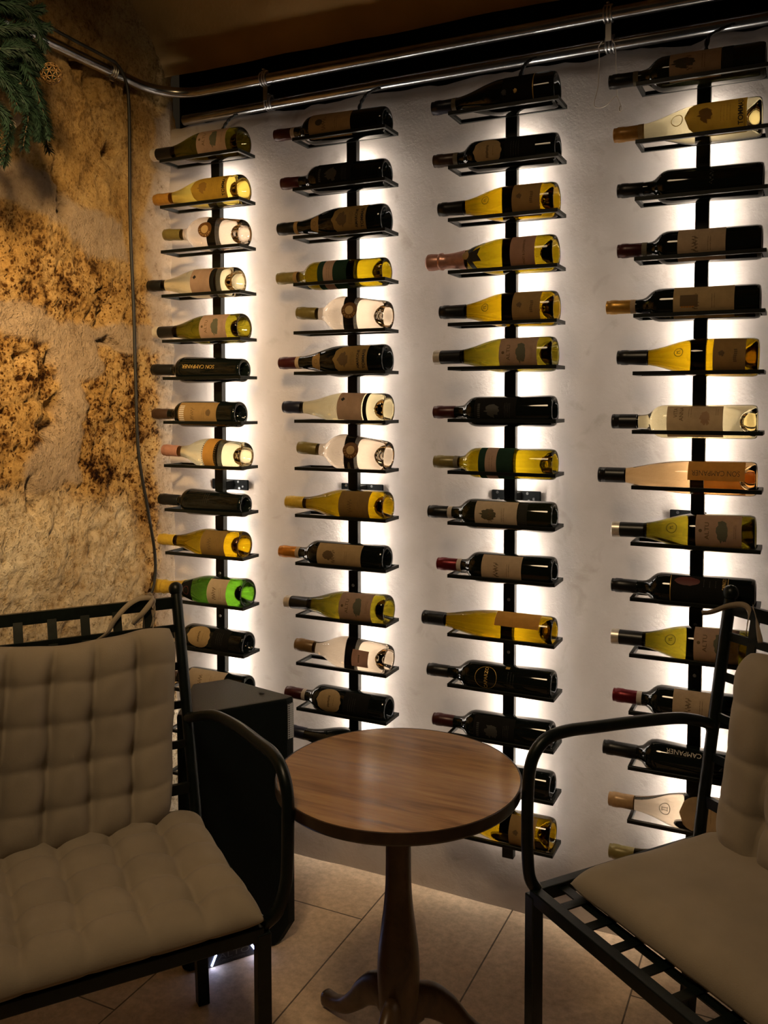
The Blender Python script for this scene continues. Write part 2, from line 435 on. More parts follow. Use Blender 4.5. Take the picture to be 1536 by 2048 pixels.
    return m
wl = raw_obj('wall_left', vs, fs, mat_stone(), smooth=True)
ca = wl.data.color_attributes.new('zones', 'FLOAT_COLOR', 'POINT')
for i, c in enumerate(cols): ca.data[i].color = c
tag(wl, kind='structure')

# ------------------------------------------------------------------ pipes along the top
def pipe(name, pts, r, label):
    bm = bmesh.new(); add_tube(bm, pts, r, 18)
    return tag(sharp(bm_obj(name, bm, M_STEEL), 50), label, 'pipe', 'steel conduit pipes above the wine racks')
arc = [(-1.688+.13-.13*math.cos(a), -.172+.13*math.sin(a)-.0, 2.184) for a in [R(90*k/10) for k in range(11)]]
pipe('conduit_pipe', [(-1.688, -1.4, 2.187)]+arc+[(-.9, -.042, 2.186), (0, -.042, 2.186), (1.45, -.042, 2.186)], .0145, 'upper steel pipe that bends round the corner onto the stone wall')
pipe('conduit_pipe', [(-1.648, -.017, 2.122), (-1, -.017, 2.127), (0, -.017, 2.127), (1.45, -.017, 2.127)], .0145, 'lower straight steel pipe running just above the topmost bottles')
def saddle(bm, c, axis, r=.0175):
    c = Vector(c); ax = Vector(axis)
    pts = []
    for s in (-.011, .011):
        pass
    o = ax.orthogonal().normalized(); q = ax.cross(o)
    for off in (-.008, .008):
        ring = [c+ax*off+(o*math.cos(2*PI*k/16)+q*math.sin(2*PI*k/16))*r for k in range(17)]
        add_tube(bm, ring, .0022, 6, cap=False)
    ring = [c+(o*math.cos(2*PI*k/16)+q*math.sin(2*PI*k/16))*(r-.001) for k in range(17)]
    add_tube(bm, ring, .0028, 6, cap=False)
def clamp_pair(x, label):
    t = tag(empty('pipe_clamp', (x, -.04, 2.15)), label, 'pipe clamp', 'zinc pipe clamps')
    for zz, yy in ((2.186, -.002), (2.127, .023)):
        bm = bmesh.new(); saddle(bm, (0, yy, zz-2.15), (1, 0, 0)); add_box(bm, (0, yy+.0005, zz-2.15+.0195), (.02, .006, .006)); add_box(bm, (.0, yy-.004, zz-2.15+.024), (.006, .012, .003))
        bm_obj('saddle_ring', bm, M_ZINC, t)
    bm = bmesh.new(); add_box(bm, (0, .0, .0), (.013, .003, .044))
    bm_obj('strap', bm, M_ZINC, t, smooth=False)
    return t
clamp_pair(-1.353, 'zinc double pipe clamp above the gap between the two left racks')
clamp_pair(-.424, 'zinc double pipe clamp with loose string hanging from it')
t = tag(empty('pipe_clamp', (-1.688, -.27, 2.187)), 'single zinc pipe clamp on the stone wall beside the black cord', 'pipe clamp', 'zinc pipe clamps')
bm = bmesh.new(); saddle(bm, (0, 0, 0), (0, 1, 0)); bm_obj('saddle_ring', bm, M_ZINC, t)
bm = bmesh.new(); add_box(bm, (.0, 0, .024), (.006, .02, .012)); add_box(bm, (.004, -.004, -.023), (.006, .014, .01)); bm_obj('screw_lug', bm, M_ZINC, t, smooth=False)
# string
bm = bmesh.new()
add_tube(bm, smooth_path([(-.434, -.058, 2.123), (-.443, -.054, 2.113), (-.442, -.052, 2.096), (-.444, -.05, 2.029), (-.453, -.05, 1.991), (-.448, -.05, 1.979), (-.428, -.05, 1.979), (-.406, -.05, 1.997), (-.399, -.05, 1.994), (-.393, -.05, 1.977), (-.390, -.05, 1.966), (-.394, -.05, 1.962), (-.396, -.05, 1.968), (-.393, -.05, 1.977)], 5), .0012, 5)
add_tube(bm, smooth_path([(-.412, -.058, 2.123), (-.406, -.053, 2.107), (-.404, -.05, 2.067), (-.402, -.048, 2.02), (-.400, -.05, 1.995)], 5), .0012, 5)
tag(bm_obj('string', bm, M_STRING), 'pale loose string dangling from the right pipe clamp', 'string')

# ------------------------------------------------------------------ wine racks
RX = {1: -1.5069, 2: -1.0758, 3: -.6461, 4: -.2127}
RZ = {1: [1.9741, 1.8475, 1.7236, 1.6008, 1.4748, 1.3705, 1.2468, 1.1242, .9986, .8754, .7389, .6068, .484, .362, .238],
      2: [1.979, 1.8517, 1.729, 1.6081, 1.4834, 1.3787, 1.2538, 1.1297, 1.006, .8788, .7393, .6115, .4892, .366, .241],
      3: [1.9849, 1.859, 1.7357, 1.6128, 1.4886, 1.3839, 1.2595, 1.1346, 1.0112, .8822, .7381, .613, .4904, .3684, .2424],
      4: [1.9868, 1.8644, 1.7425, 1.6139, 1.4912, 1.366, 1.2378, 1.1155, .9907, .8671, .741, .6111, .4854, .3634, .241]}
RNAME = {1: 'leftmost wine rack', 2: 'second wine rack from left', 3: 'third wine rack from left', 4: 'rightmost wine rack'}
YF, YB, BAR = -.1430, -.0630, .0085
def shelf_bm():
    bm = bmesh.new(); xl, xr = -.1305, .1343
    add_box(bm, ((xl+xr)/2, YF+BAR/2, 0), (xr-xl, BAR, .0085))
    add_box(bm, ((xl+xr)/2, YB-BAR/2, 0), (xr-xl, BAR, .0085))
    for x in (xl+BAR/2, xr-BAR/2):
        add_box(bm, (x, (YF+YB)/2, 0), (BAR, YB-YF-2*BAR+.0002, .0085))
    return bm
shelf_me = None; led_z = (.22, 1.95)
for k in (1, 2, 3, 4):
    lab = {1: 'leftmost black backlit wall wine rack, next to the rough stone wall', 2: 'second black backlit wall wine rack from the left, behind the table',
           3: 'third black backlit wall wine rack from the left, behind table edge', 4: 'rightmost black backlit wall wine rack, behind the right armchair'}[k]
    t = tag(empty('wine_rack', (RX[k], 0, 0)), lab, 'wine rack', 'backlit wall wine racks')
    bm = bmesh.new(); add_box(bm, (0, -.053, 1.10), (.0285, .020, 1.86)); p = bm_obj('post', bm, M_BLACK, t, smooth=False); bevel(p, .001, 1)
    for zc in (RZ[k][5]+.055, RZ[k][9]-.062, 1.155 if k == 2 else .69):
        bs = bmesh.new(); bmesh.ops.create_cone(bs, cap_ends=True, segments=16, radius1=.0042, radius2=.0034, depth=.002, matrix=Matrix.Translation((0, -.0640, zc)) @ Matrix.Rotation(R(90), 4, 'X'))
        sharp(bm_obj('screw_head', bs, M_SCREW, p), 30)
    bm = bmesh.new()
    add_box(bm, (0, -.0408, sum(led_z)/2), (.013, .0044, led_z[1]-led_z[0]))
    tag(bm_obj('led_strip', bm, M_LED, t, smooth=False), label='glowing white light strip')
    for zc in RZ[k]:
        if shelf_me is None:
            s = bm_obj('shelf', shelf_bm(), M_BLACK, t, smooth=False); shelf_me = s.data
        else:
            s = bpy.data.objects.new('shelf', shelf_me); COL.objects.link(s); s.parent = t
        s.location = (0, 0, zc); bevel(s, .0006, 1)
    # fixing plate on the wall, joined to the post
    zb = {1: 1.064, 2: 1.068, 3: 1.068, 4: 1.040}[k]; dx = -.028 if k == 4 else 0
    bm = bmesh.new(); add_box(bm, (dx, -.007, zb), (.126 if k != 4 else .075, .006, .030)); add_box(bm, (0, -.028, zb), (.030, .04, .026))
    br = bm_obj('bracket', bm, simple('dull_black_plate', (.0015, .0018, .0016), .75, 0, .1), t, smooth=False); bevel(br, .002, 2)
    for sx in ((-.048, .009), (-.045, -.008), (.030, .009), (.046, -.004), (.034, -.009)):
        if k == 4 and sx[0] > 0: continue
        bs = bmesh.new(); bmesh.ops.create_cone(bs, cap_ends=True, segments=12, radius1=.0036, radius2=.003, depth=.002, matrix=Matrix.Translation((sx[0], -.0108, zb+sx[1])) @ Matrix.Rotation(R(90), 4, 'X'))
        sharp(bm_obj('screw', bs, M_SCREW, br), 30)
# twisted feed cords from the lower pipe down to each rack
for k, pts in {1: [(-1.44, -.054, 2.100), (-1.465, -.056, 2.086), (-1.491, -.05, 2.06), (-1.498, -.045, 2.03)], 2: [(-.999, -.054, 2.105), (-1.03, -.056, 2.096), (-1.055, -.05, 2.074), (-1.068, -.045, 2.03)],
               3: [(-.592, -.054, 2.113), (-.608, -.056, 2.106), (-.625, -.05, 2.088), (-.636, -.045, 2.03)], 4: [(-.157, -.054, 2.112), (-.182, -.056, 2.104), (-.208, -.05, 2.09), (-.211, -.045, 2.03)]}.items():
    P = smooth_path(pts, 10); bm = bmesh.new()
    for ph in (0, PI):
        add_tube(bm, [p+Vector((.0030*math.cos(i*.75+ph), .003*math.sin(i*.75+ph), .001*math.sin(i*.75+ph))) for i, p in enumerate(P)], .0030, 7)
    tag(bm_obj('power_cord', bm, M_CORD), 'short twisted black cord from lower pipe to the %s' % RNAME[k], 'cord', 'twisted feed cords of the racks')
# long black cord over the pipe and down the stone wall
bm = bmesh.new()
add_tube(bm, smooth_path([(-1.665, -1.3, 2.262), (-1.668, -.654, 2.232), (-1.668, -.583, 2.222), (-1.668, -.493, 2.211), (-1.668, -.315, 2.205), (-1.664, -.275, 2.198), (-1.660, -.248, 2.165), (-1.662, -.235, 2.115), (-1.665, -.231, 1.985), (-1.668, -.23, 1.785), (-1.668, -.222, 1.556), (-1.668, -.219, 1.379), (-1.668, -.213, 1.172), (-1.668, -.177, 1.001), (-1.668, -.150, .868), (-1.668, -.157, .783), (-1.668, -.2, .68), (-1.668, -.21, .3), (-1.668, -.2, .01)], 6), .0042, 8)
tag(bm_obj('power_cord', bm, M_CORD), 'long black cord hanging down the rough stone wall', 'cord')

# ------------------------------------------------------------------ bottles
PROF = {
 'bo': (.0365, [(.004, .0352), (.011, .0365), (.186, .0365), (.196, .0360), (.205, .0335), (.212, .0290), (.218, .0235), (.223, .0190), (.229, .0160), (.238, .0148), (.250, .0143)], .305),
 'bu': (.0410, [(.004, .0395), (.011, .0410), (.122, .0410), (.135, .0402), (.150, .0375), (.166, .0335), (.182, .0285), (.197, .0238), (.212, .0200), (.227, .0172), (.243, .0156), (.255, .0150)], .300),
 'ch': (.0430, [(.004, .0412), (.012, .0430), (.126, .0430), (.140, .0420), (.158, .0385), (.178, .0330), (.200, .0268), (.222, .0216), (.245, .0182), (.265, .0165)], .320),
 'mi': (.0470, [(.004, .0375), (.010, .0392), (.050, .0420), (.090, .0455), (.115, .0468), (.128, .0468), (.142, .0450), (.155, .0400), (.166, .0330), (.174, .0260), (.182, .0200), (.192, .0165), (.205, .0150)], .267),
 'ta': (.0372, [(.004, .0315), (.010, .0328), (.100, .0350), (.180, .0372), (.194, .0372), (.205, .0350), (.213, .0300), (.219, .0235), (.224, .0185), (.231, .0160), (.240, .0150)], .310),
 'rb': (.0430, [(.004, .0375), (.010, .0395), (.060, .0415), (.110, .0430), (.128, .0428), (.146, .0400), (.162, .0345), (.176, .0275), (.190, .0210), (.205, .0170), (.22, .0155)], .280),
 'ri': (.0370, [(.004, .0355), (.011, .0370), (.128, .0370), (.150, .0362), (.175, .0338), (.200, .0302), (.225, .0256), (.248, .0205), (.268, .0168), (.282, .0150)], .330),
}
def radius_at(kind, L, t):
    _, P, L0 = PROF[kind]; t = t*L0/L; q = [(0, P[0][1]-.003)]+P+[(L0, P[-1][1])]
    for (a, ra), (b, rb_) in zip(q, q[1:]):
        if t <= b: return ra+(rb_-ra)*sstep(0, 1, (t-a)/(b-a)) if False else ra+(rb_-ra)*(t-a)/(b-a)
    return q[-1][1]
GL = {
 'blk': simple('dark_red_wine_glass', (.004, .006, .005), .045, 0, .5),
 'drk': simple('dark_green_wine_glass', (.010, .012, .004), .045, 0, .5),
 'olv': glass('olive_green_glass', (.105, .082, .004)),
 'yel': glass('golden_wine_glass', (.25, .150, .002)),
 'mus': glass('mustard_wine_glass', (.24, .165, .003)),
 'clr': glass('clear_wine_glass', (.93, .84, .52)),
 'pal': glass('pale_straw_glass', (.86, .76, .46), 1.34),
 'lem': glass('lemon_wine_glass', (.85, .66, .12), 1.35),
 'ros': glass('rose_wine_glass', (.95, .80, .62)),
 'sal': glass('salmon_wine_glass', (.92, .60, .28)),
 'grn': glass('bright_green_glass', (.030, .090, .004)),
}
CAPC = {'blk': (.008, .009, .009), 'drd': (.05, .008, .008), 'red': (.13, .009, .013), 'gold': (.55, .30, .06), 'org': (.55, .22, .03), 'yel': (.50, .34, .04), 'olv': (.20, .16, .05), 'brn': (.22, .13, .05), 'pnk': (.40, .20, .15), 'rse': (.55, .30, .24), 'amb': (.40, .20, .035), 'tan': (.46, .29, .14), 'slv': (.75, .70, .62), 'dbl': (.012, .014, .03), 'dwn': (.05, .028, .018)}
def cap_mat(c):
    return simple('foil_'+c, CAPC[c], .34, .55 if c in ('gold', 'org', 'rse', 'slv', 'red') else .15, .5, noise_amt=.12, noise_scale=120)

def lathe_part(name, prof, mat, parent, seg=28):
    bm = bmesh.new(); add_lathe(bm, prof, seg); return sharp(bm_obj(name, bm, mat, parent), 40)

def patch(name, kind, L, t0, t1, half, phc, shape, mat, parent, off=.0004, nt_=14, na=14):
    """label lying on the bottle: half = half angle in degrees, phc = centre angle (0 faces the room, 90 up)"""
    vs = []; fs = []
    for j in range(nt_+1):
        b = j/nt_; t = t0+(t1-t0)*b
        if shape == 'rect': w = 1
        elif shape == 'oval': q = 2*b-1; w = math.sqrt(max(0, 1-q*q)); w = max(w, .02)
        elif shape == 'arch': w = 1 if b < .5 else math.sqrt(max(0, 1-((b-.5)/.5)**2.2)); w = max(w, .03)
        elif shape == 'shield': w = 1-.35*b if b > .25 else .45+2.2*b
        r = radius_at(kind, L, t)+off
        for i in range(na+1):
            ph = R(phc)+R(half)*w*(2*i/na-1)
            vs.append((r*math.sin(ph), -r*math.cos(ph), t))
    for j in range(nt_):
        for i in range(na):
            a = j*(na+1)+i; fs.append((a, a+1, a+na+2, a+na+1))
    return raw_obj(name, vs, fs, mat, parent, smooth=True)

def wrap_pts(kind, L, pts, tc_, phc, off=.0008):
    """(a along circumference, b along axis) metres -> bottle surface"""
    out = []
    for a, b in pts:
        t = tc_+b; r = radius_at(kind, L, t)+off; r0 = radius_at(kind, L, tc_)
        ph = R(phc)+a/r0
        out.append((r*math.sin(ph), -r*math.cos(ph), t))
    return out

def lettering(kind, L, s, h, tc_, phc, mat, parent, along=False, squash=1., name='lettering', bold=0.):
    v, f, w = text_mesh(s, bold)
    if along: pts = [(-y*h, x*h*squash) for x, y in v]           # reads from base to neck, tops towards -phi
    else: pts = [(x*h*squash, y*h) for x, y in v]
    return raw_obj(name, wrap_pts(kind, L, pts, tc_, phc), f, mat, parent)

def strokes(kind, L, segs, tc_, phc, mat, parent, name='print'):
    """small rectangles (a, b, da, db) in metres"""
    vs = []; fs = []
    for a, b, da, db in segs:
        n = max(1, int(abs(da)/.004)); base = len(vs)
        for i in range(n+1):
            aa = a-da/2+da*i/n
            vs += wrap_pts(kind, L, [(aa, b-db/2), (aa, b+db/2)], tc_, phc, .00075)
        for i in range(n):
            q = base+2*i; fs.append((q, q+2, q+3, q+1))
    return raw_obj(name, vs, fs, mat, parent)

def ring(kind, L, ra, tc_, phc, w, mat, parent, name='emblem', n=28, off=.0006):
    vs = []; fs = []
    for i in range(n):
        a = 2*PI*i/n
        vs += wrap_pts(kind, L, [(ra*math.cos(a), ra*math.sin(a)), ((ra-w)*math.cos(a), (ra-w)*math.sin(a))], tc_, phc, off)
    for i in range(n):
        q = 2*i; r_ = 2*((i+1) % n); fs.append((q, r_, r_+1, q+1))
    return raw_obj(name, vs, fs, mat, parent)

def blot(kind, L, ra, rb_, tc_, phc, mat, parent, name='print', n=26, seed=0, rough=.25, off=.0007):
    rim = [(ra*math.cos(2*PI*i/n)*(1+rough*noise.noise((i*.9, seed, 0))), rb_*math.sin(2*PI*i/n)*(1+rough*noise.noise((i*.9, seed, 3)))) for i in range(n)]
    K = 5; pts = [(0, 0)]+[(a*k/K, c*k/K) for k in range(1, K+1) for a, c in rim]
    fs = [(0, 1+i, 1+(i+1) % n) for i in range(n)]
    for k in range(K-1):
        o = 1+k*n
        fs += [(o+i, o+n+i, o+n+(i+1) % n, o+(i+1) % n) for i in range(n)]
    return raw_obj(name, wrap_pts(kind, L, pts, tc_, phc, off), fs, mat, parent)

def diamond(kind, L, r_, tc_, phc, mat, parent):
    return raw_obj('print', wrap_pts(kind, L, [(0, -r_), (r_, 0), (0, r_), (-r_, 0)], tc_, phc, .0008), [(0, 1, 2, 3)], mat, parent)

def script_lines(seed, n, width, step):
    """illegible fine print as rows of short dashes"""
    rnd = random.Random(seed); out = []
    for k in range(n):
        a = -width/2
        while a < width/2:
            d = rnd.uniform(.001, .0035); out.append((a+d/2, -k*step, d, .0006+.0004*rnd.random())); a += d+rnd.uniform(.0006, .0014)
    return out

YM = (YF+YB)/2
def bottle(rack, row, kind, xb, L, dz, g, cap, label, band=None, cap_len=.056, cap_style='foil'):
    z = RZ[rack][row-1]; Rr = PROF[kind][0]
    rest = z+.00435+math.sqrt(Rr*Rr-.0315**2)+.0002
    if kind in ('ta',): rest = z+.0045+math.sqrt(.0345**2-.0315**2)+.0012
    if kind in ('mi', 'rb'): rest -= .004
    xb = min(xb, .1252)
    root = empty('wine_bottle', (RX[rack]+xb, YM, rest), (0, -PI/2+math.asin(max(-.1, min(.1, dz/L))), 0))
    tag(root, label, 'wine bottle', 'wine bottles lying on the wall racks')
    _, P, L0 = PROF[kind]; s = L/L0
    rb0 = P[0][1]-.003; rn = P[-1][1]
    pr = [(0, .036), (.007, .035), (.014, .029), (.021, .018), (rb0-.0075, .004), (rb0-.005, .001), (rb0-.002, 0), (rb0+.001, .001)]
    pr += [(r, t*s) for t, r in P]
    pr += [(rn*.97, L-.030), (rn*.96, L-.022), (rn*1.07, L-.020), (rn*1.07, L-.010), (rn*.96, L-.008), (rn*.95, L-.001), (rn*.8, L), (0, L)]
    bm = bmesh.new(); add_lathe(bm, pr, 44); bm_obj('glass', bm, GL[g], root)
    # capsule
    c0 = L-cap_len
    if cap_style == 'foil':
        q = [(radius_at(kind, L, c0)+.0004, c0), (radius_at(kind, L, c0)+.0008, c0+.0005), (radius_at(kind, L, L-.03)*1.0+.0009, L-.026), (rn*1.07+.0008, L-.021), (rn*1.07+.0009, L-.009), (rn+.0005, L-.007), (rn+.0006, L-.0005), (rn-.002, L+.0009), (0, L+.001)]
        cp = lathe_part('capsule', q, cap_mat(cap), root)
    elif cap_style == 'screw':
        q = [(rn+.0012, c0), (rn+.0022, c0+.0005), (rn+.0022, L-.016)]
        for k in range(4): q += [(rn+.0016, L-.0155+.0032*k), (rn+.0023, L-.0145+.0032*k)]
        q += [(rn+.0022, L-.0005), (rn+.001, L+.0012), (0, L+.0013)]
        cp = lathe_part('screw_cap', q, cap_mat(cap), root)
    elif cap_style == 'silver_tip':
        q = [(radius_at(kind, L, c0)+.0004, c0), (rn+.0018, c0+.001), (rn+.0018, L-.0165)]
        cp = lathe_part('neck_foil', q+[(rn, L-.0165)], cap_mat('blk'), root)
        q = [(rn, L-.0165), (rn+.0026, L-.016), (rn+.0026, L+.0005), (rn+.0012, L+.0018), (0, L+.002)]
        tag(lathe_part('screw_cap', q, cap_mat('slv'), root), label='silver cap')
    elif cap_style == 'champagne':
        q = [(radius_at(kind, L, c0)+.0006, c0), (radius_at(kind, L, c0)+.0012, c0+.0008)]
        for k in range(1, 7):
            tt = c0+(L-.045-c0)*k/6; q.append((radius_at(kind, L, tt)+.0012+.0003*(k % 2), tt))
        q += [(rn+.0045, L-.040), (rn+.0042, L-.034), (rn+.0018, L-.031), (rn+.0030, L-.024), (rn+.0042, L-.012), (rn+.0036, L-.003), (rn-.002, L+.0022), (0, L+.003)]
        cp = lathe_part('foil', q, cap_mat(cap), root)
    if band:
        t1 = c0+.003; t0 = t1-.011
        q = [(radius_at(kind, L, t0)+.0007, t0), (radius_at(kind, L, t1)+.0013, t1)]
        lathe_part('neck_band', q, paper('paper_'+band, PAP[band], .15), root)
    return root
PAP = {'cream': (.60, .48, .34), 'tan': (.46, .33, .17), 'dtan': (.30, .20, .075), 'beige': (.52, .39, .26), 'pink': (.52, .36, .27), 'gold': (.62, .40, .07), 'brown': (.34, .22, .09), 'rose': (.42, .25, .18), 'orange': (.62, .33, .08), 'dgreen': (.02, .045, .03), 'dark': (.014, .014, .013), 'white': (.62, .55, .47), 'grey': (.22, .20, .15)}
def lab_(b, kind, L, t0, t1, half, phc, shape, colr, tr=.35, name='label'):
    return patch(name, kind, L, t0, t1, half, phc, shape, paper('paper_%s_%d' % (colr, tr*100), PAP[colr], tr), b)
M_GREYPRINT = simple('grey_green_print', (.10, .10, .065), .8)
M_TANPRINT = simple('brown_print', (.12, .075, .03), .8)
M_FAINT = simple('faint_print', (.035, .035, .032), .6)
M_GOLDPRINT = simple('gold_print', (.55, .36, .10), .4, .4)
M_ORANGEPRINT = simple('orange_print', (.45, .18, .02), .6)
M_PALEPRINT = simple('pale_print', (.55, .50, .44), .5)
M_REDPRINT = simple('wine_red_print', (.10, .018, .015), .6)

def altu(b, kind, L, t0, t1, phc=8, lettering_up=True):
    l = lab_(b, kind, L, t0, t1, 62, phc, 'rect', 'pink', .3)
    w = t1-t0
    lettering(kind, L, 'ALTU', .0085, t1-w*.25, phc, M_TANPRINT, l, squash=1.25)
    blot(kind, L, .0035, .0035, t1-w*.11, phc, M_TANPRINT, l, seed=4)
    blot(kind, L, .024, .0115, t0+w*.42, phc, M_GREYPRINT, l, seed=9, rough=.5)
    strokes(kind, L, script_lines(12, 2, .03, .0035), t0+w*.16, phc, M_TANPRINT, l)
    return l
def emblem(b, kind, L, tc_, phc, ra=.0095):
    e = ring(kind, L, ra, tc_, phc, .0013, M_INK, b)
    strokes(kind, L, [(-.002, 0, .0012, .008), (.002, .001, .0012, .007), (0, .002, .005, .0012), (.003, -.003, .003, .0012)], tc_, phc, M_INK, e)

def medal(b, kind, L, tc_, phc):
    d = blot(kind, L, .0215, .0215, tc_, phc, simple('brown_medallion', (.13, .055, .012), .5), b, name='medallion', rough=0, n=36, off=.0005)
    blot(kind, L, .0112, .0112, tc_, phc, simple('tan_medallion', (.50, .34, .15), .5), d, name='emblem', rough=.06, n=30, off=.0011)
    vs = []; fs = []
    for i, chh in enumerate('MIRAVAL'):
        a = R(240-25*i); v, f, w = text_mesh(chh)
        base = len(vs)
        # text goes clockwise round the disc, tops outwards; bottle-local up is +t
        for x, y in v:
            rr = .0164+y*.0058; aa = a-x*.0058/.0164
            vs += wrap_pts(kind, L, [(rr*math.cos(aa), rr*math.sin(aa))], tc_, phc, .0012)
        fs += [tuple(base+q for q in ff) for ff in f]
    raw_obj('lettering', vs, fs, simple('tan_medallion', (.5, .34, .15)), d)

def printed_dark(b, kind, L, seed):
    l = lab_(b, kind, L, .085, .187, 60, 5, 'rect', 'dark', .0)
    blot(kind, L, .015, .016, .142, 5, M_FAINT, l, seed=seed, rough=.8)
    strokes(kind, L, [(a*.0045-.016, 0, .003, .006) for a in range(8)], .176, 5, M_FAINT, l)
    strokes(kind, L, script_lines(seed, 4, .034, .004), .112, 5, M_FAINT, l)

def amarone(b, kind, L):
    l = lab_(b, kind, L, .040, .138, 60, 5, 'arch', 'dtan', .05)
    lettering(kind, L, 'TOMMASI', .0085, .050, 5, M_INK, l, bold=.02)
    lettering(kind, L, 'AMARONE', .0075, .066, 5, M_INK, l, bold=.02)
    blot(kind, L, .017, .014, .108, 5, M_TANPRINT, l, seed=2, rough=.7)
    strokes(kind, L, script_lines(3, 3, .03, .004), .086, 5, M_TANPRINT, l)
    s = lab_(b, kind, L, .180, .207, 50, 0, 'shield', 'brown', .05, 'neck_label')
    ring(kind, L, .006, .194, 0, .001, M_TANPRINT, s)

def tommasi_white(b, kind, L, phc=10):
    l = lab_(b, kind, L, .028, .150, 66, phc, 'arch', 'gold', .45)
    lettering(kind, L, 'TOMMASI', .0105, .040, phc, M_INK, l, squash=.95, bold=.02)
    strokes(kind, L, script_lines(21, 4, .034, .006), .078, phc, simple('ochre_print', (.28, .15, .02), .7), l)
    blot(kind, L, .016, .013, .108, phc, simple('ochre_print', (.28, .15, .02), .7), l, seed=6, rough=.8)
    strokes(kind, L, [(0, 0, .075, .0008)], .033, phc, M_TANPRINT, l)

def cream_label(b, kind, L, t0, t1, colr='beige', seed=1, half=62, phc=5, pr=M_TANPRINT, tr=.1):
    l = lab_(b, kind, L, t0, t1, half, phc, 'rect', colr, tr)
    w = t1-t0; rnd = random.Random(seed)
    pts = [(-.016+.0021*i, .0035*math.sin(i*1.9+seed)+.002*rnd.random(), .0012, .004+.004*rnd.random()) for i in range(16)]
    strokes(kind, L, pts, t0+w*.62, phc, pr, l)
    strokes(kind, L, script_lines(seed, 2, .03, .005), t0+w*.36, phc, pr, l)
    return l

def oval_label(b, kind, L, t0, t1, phc, seed):
    l = lab_(b, kind, L, t0, t1, 52, phc, 'oval', 'tan', .08)
    strokes(kind, L, [(-.014+.003*i, .0006*math.sin(i*2), .002, .0055) for i in range(10)], (t0+t1)/2, phc, M_TANPRINT, l)
    strokes(kind, L, script_lines(seed, 1, .02, .004), (t0+t1)/2-.014, phc, M_TANPRINT, l)
    m = patch('label', kind, L, .045, t0-.006, 52, phc, 'rect', paper('paper_dark_0', PAP['dark'], 0.), b)
    strokes(kind, L, script_lines(seed+1, 4, .034, .006), t0-.022, phc, M_FAINT, m)

def diamond_label(b, kind, L, t0, t1, phc=0):
    l = lab_(b, kind, L, t0+.014, t1, 60, phc, 'rect', 'pink', .45)
    k = patch('label_stripe', kind, L, t0, t0+.011, 62, phc, 'rect', paper('paper_dark_0', PAP['dark'], 0.), b)
    diamond(kind, L, .0062, t1-.014, phc+18, M_INK, l)
    strokes(kind, L, script_lines(8, 3, .022, .005), t1-.030, phc+8, simple('light_brown_print', (.36, .22, .12), .7), l)
    strokes(kind, L, [(0, 0, .004, .0012)], t1-.004, phc+18, M_INK, l)

ORD = ['topmost', 'second', 'third', 'fourth', 'fifth', 'sixth', 'seventh', 'eighth', 'ninth', 'tenth', 'eleventh', 'twelfth', 'thirteenth', 'fourteenth', 'fifteenth']
RK = {1: 'leftmost rack', 2: 'second rack from left', 3: 'third rack from left', 4: 'rightmost rack'}
def B(rack, row, kind, xb, L, dz, g, cap, what, **kw):
    return bottle(rack, row, kind, xb, L, dz, g, cap, '%s, %s shelf of %s' % (what, ORD[row-1], RK[rack]), **kw)

# ---- rack 1
b = B(1, 1, 'bu', .125, .308, .001, 'olv', 'blk', 'dark green wine bottle with pale landscape label', cap_style='silver_tip', cap_len=.074); altu(b, 'bu', .308, .032, .128, 14)
b = B(1, 2, 'bu', .124, .302, .001, 'lem', 'amb', 'bright yellow wine bottle with golden pointed label'); tommasi_white(b, 'bu', .302, 12)
b = B(1, 3, 'mi', .125, .271, .020, 'ros', 'olv', 'stubby clear rose bottle with round brown medallion', cap_len=.060); medal(b, 'mi', .271, .100, 8)
b = B(1, 4, 'bu', .104, .309, .006, 'pal', 'blk', 'pale straw bottle with pinkish label and black stripe', cap_len=.050); diamond_label(b, 'bu', .309, .055, .134, 0)
b = B(1, 5, 'bu', .121, .306, -.002, 'olv', 'blk', 'olive green bottle with pale landscape label', cap_style='silver_tip', cap_len=.074); altu(b, 'bu', .306, .034, .122, 8)
b = B(1, 6, 'ta', .121, .316, .007, 'blk', 'blk', 'black bottle with inverted lettering along its side', cap_len=.075); lettering('ta', .316, 'SON CAMPANER', .0105, .132, 14, M_GOLDPRINT, b, along=True, squash=.95)
b = B(1, 7, 'bo', .107, .301, .0, 'blk', 'dwn', 'dark bottle with brown label bearing striped letters'); l = cream_label(b, 'bo', .301, .058, .188, 'brown', 5, 58, 4)
strokes('bo', .301, [(-.022+.0055*i, 0, .0034, .016) for i in range(9)], .176, 4, M_PALEPRINT, l); blot('bo', .301, .009, .008, .085, 8, M_TANPRINT, l, seed=3)
b = B(1, 8, 'rb', .124, .285, .012, 'clr', 'pnk', 'glowing pale yellow bottle with orange band'); 
l = patch('label', 'rb', .285, .083, .118, 100, 0, 'rect', paper('paper_orange_30', PAP['orange'], .3), b); strokes('rb', .285, [(-.07+.006*i, -.021, .003, .0035) for i in range(24)]+[(-.07+.006*i, .020, .003, .003) for i in range(24)], .1, 0, M_TANPRINT, l)
b = B(1, 9, 'ta', .121, .297, .005, 'blk', 'blk', 'plain black bottle without visible label', cap_len=.07)
strokes('ta', .297, script_lines(4, 3, .03, .006), .12, 30, M_FAINT, b)
b = B(1, 10, 'bu', .115, .294, .0, 'yel', 'yel', 'golden bottle with tan label and yellow capsule'); cream_label(b, 'bu', .294, .042, .122, 'dtan', 9, 64, 8, tr=.3)
b = B(1, 11, 'ch', .125, .327, -.006, 'grn', 'yel', 'bright green sparkling wine bottle with yellow foil', cap_style='champagne', cap_len=.112)
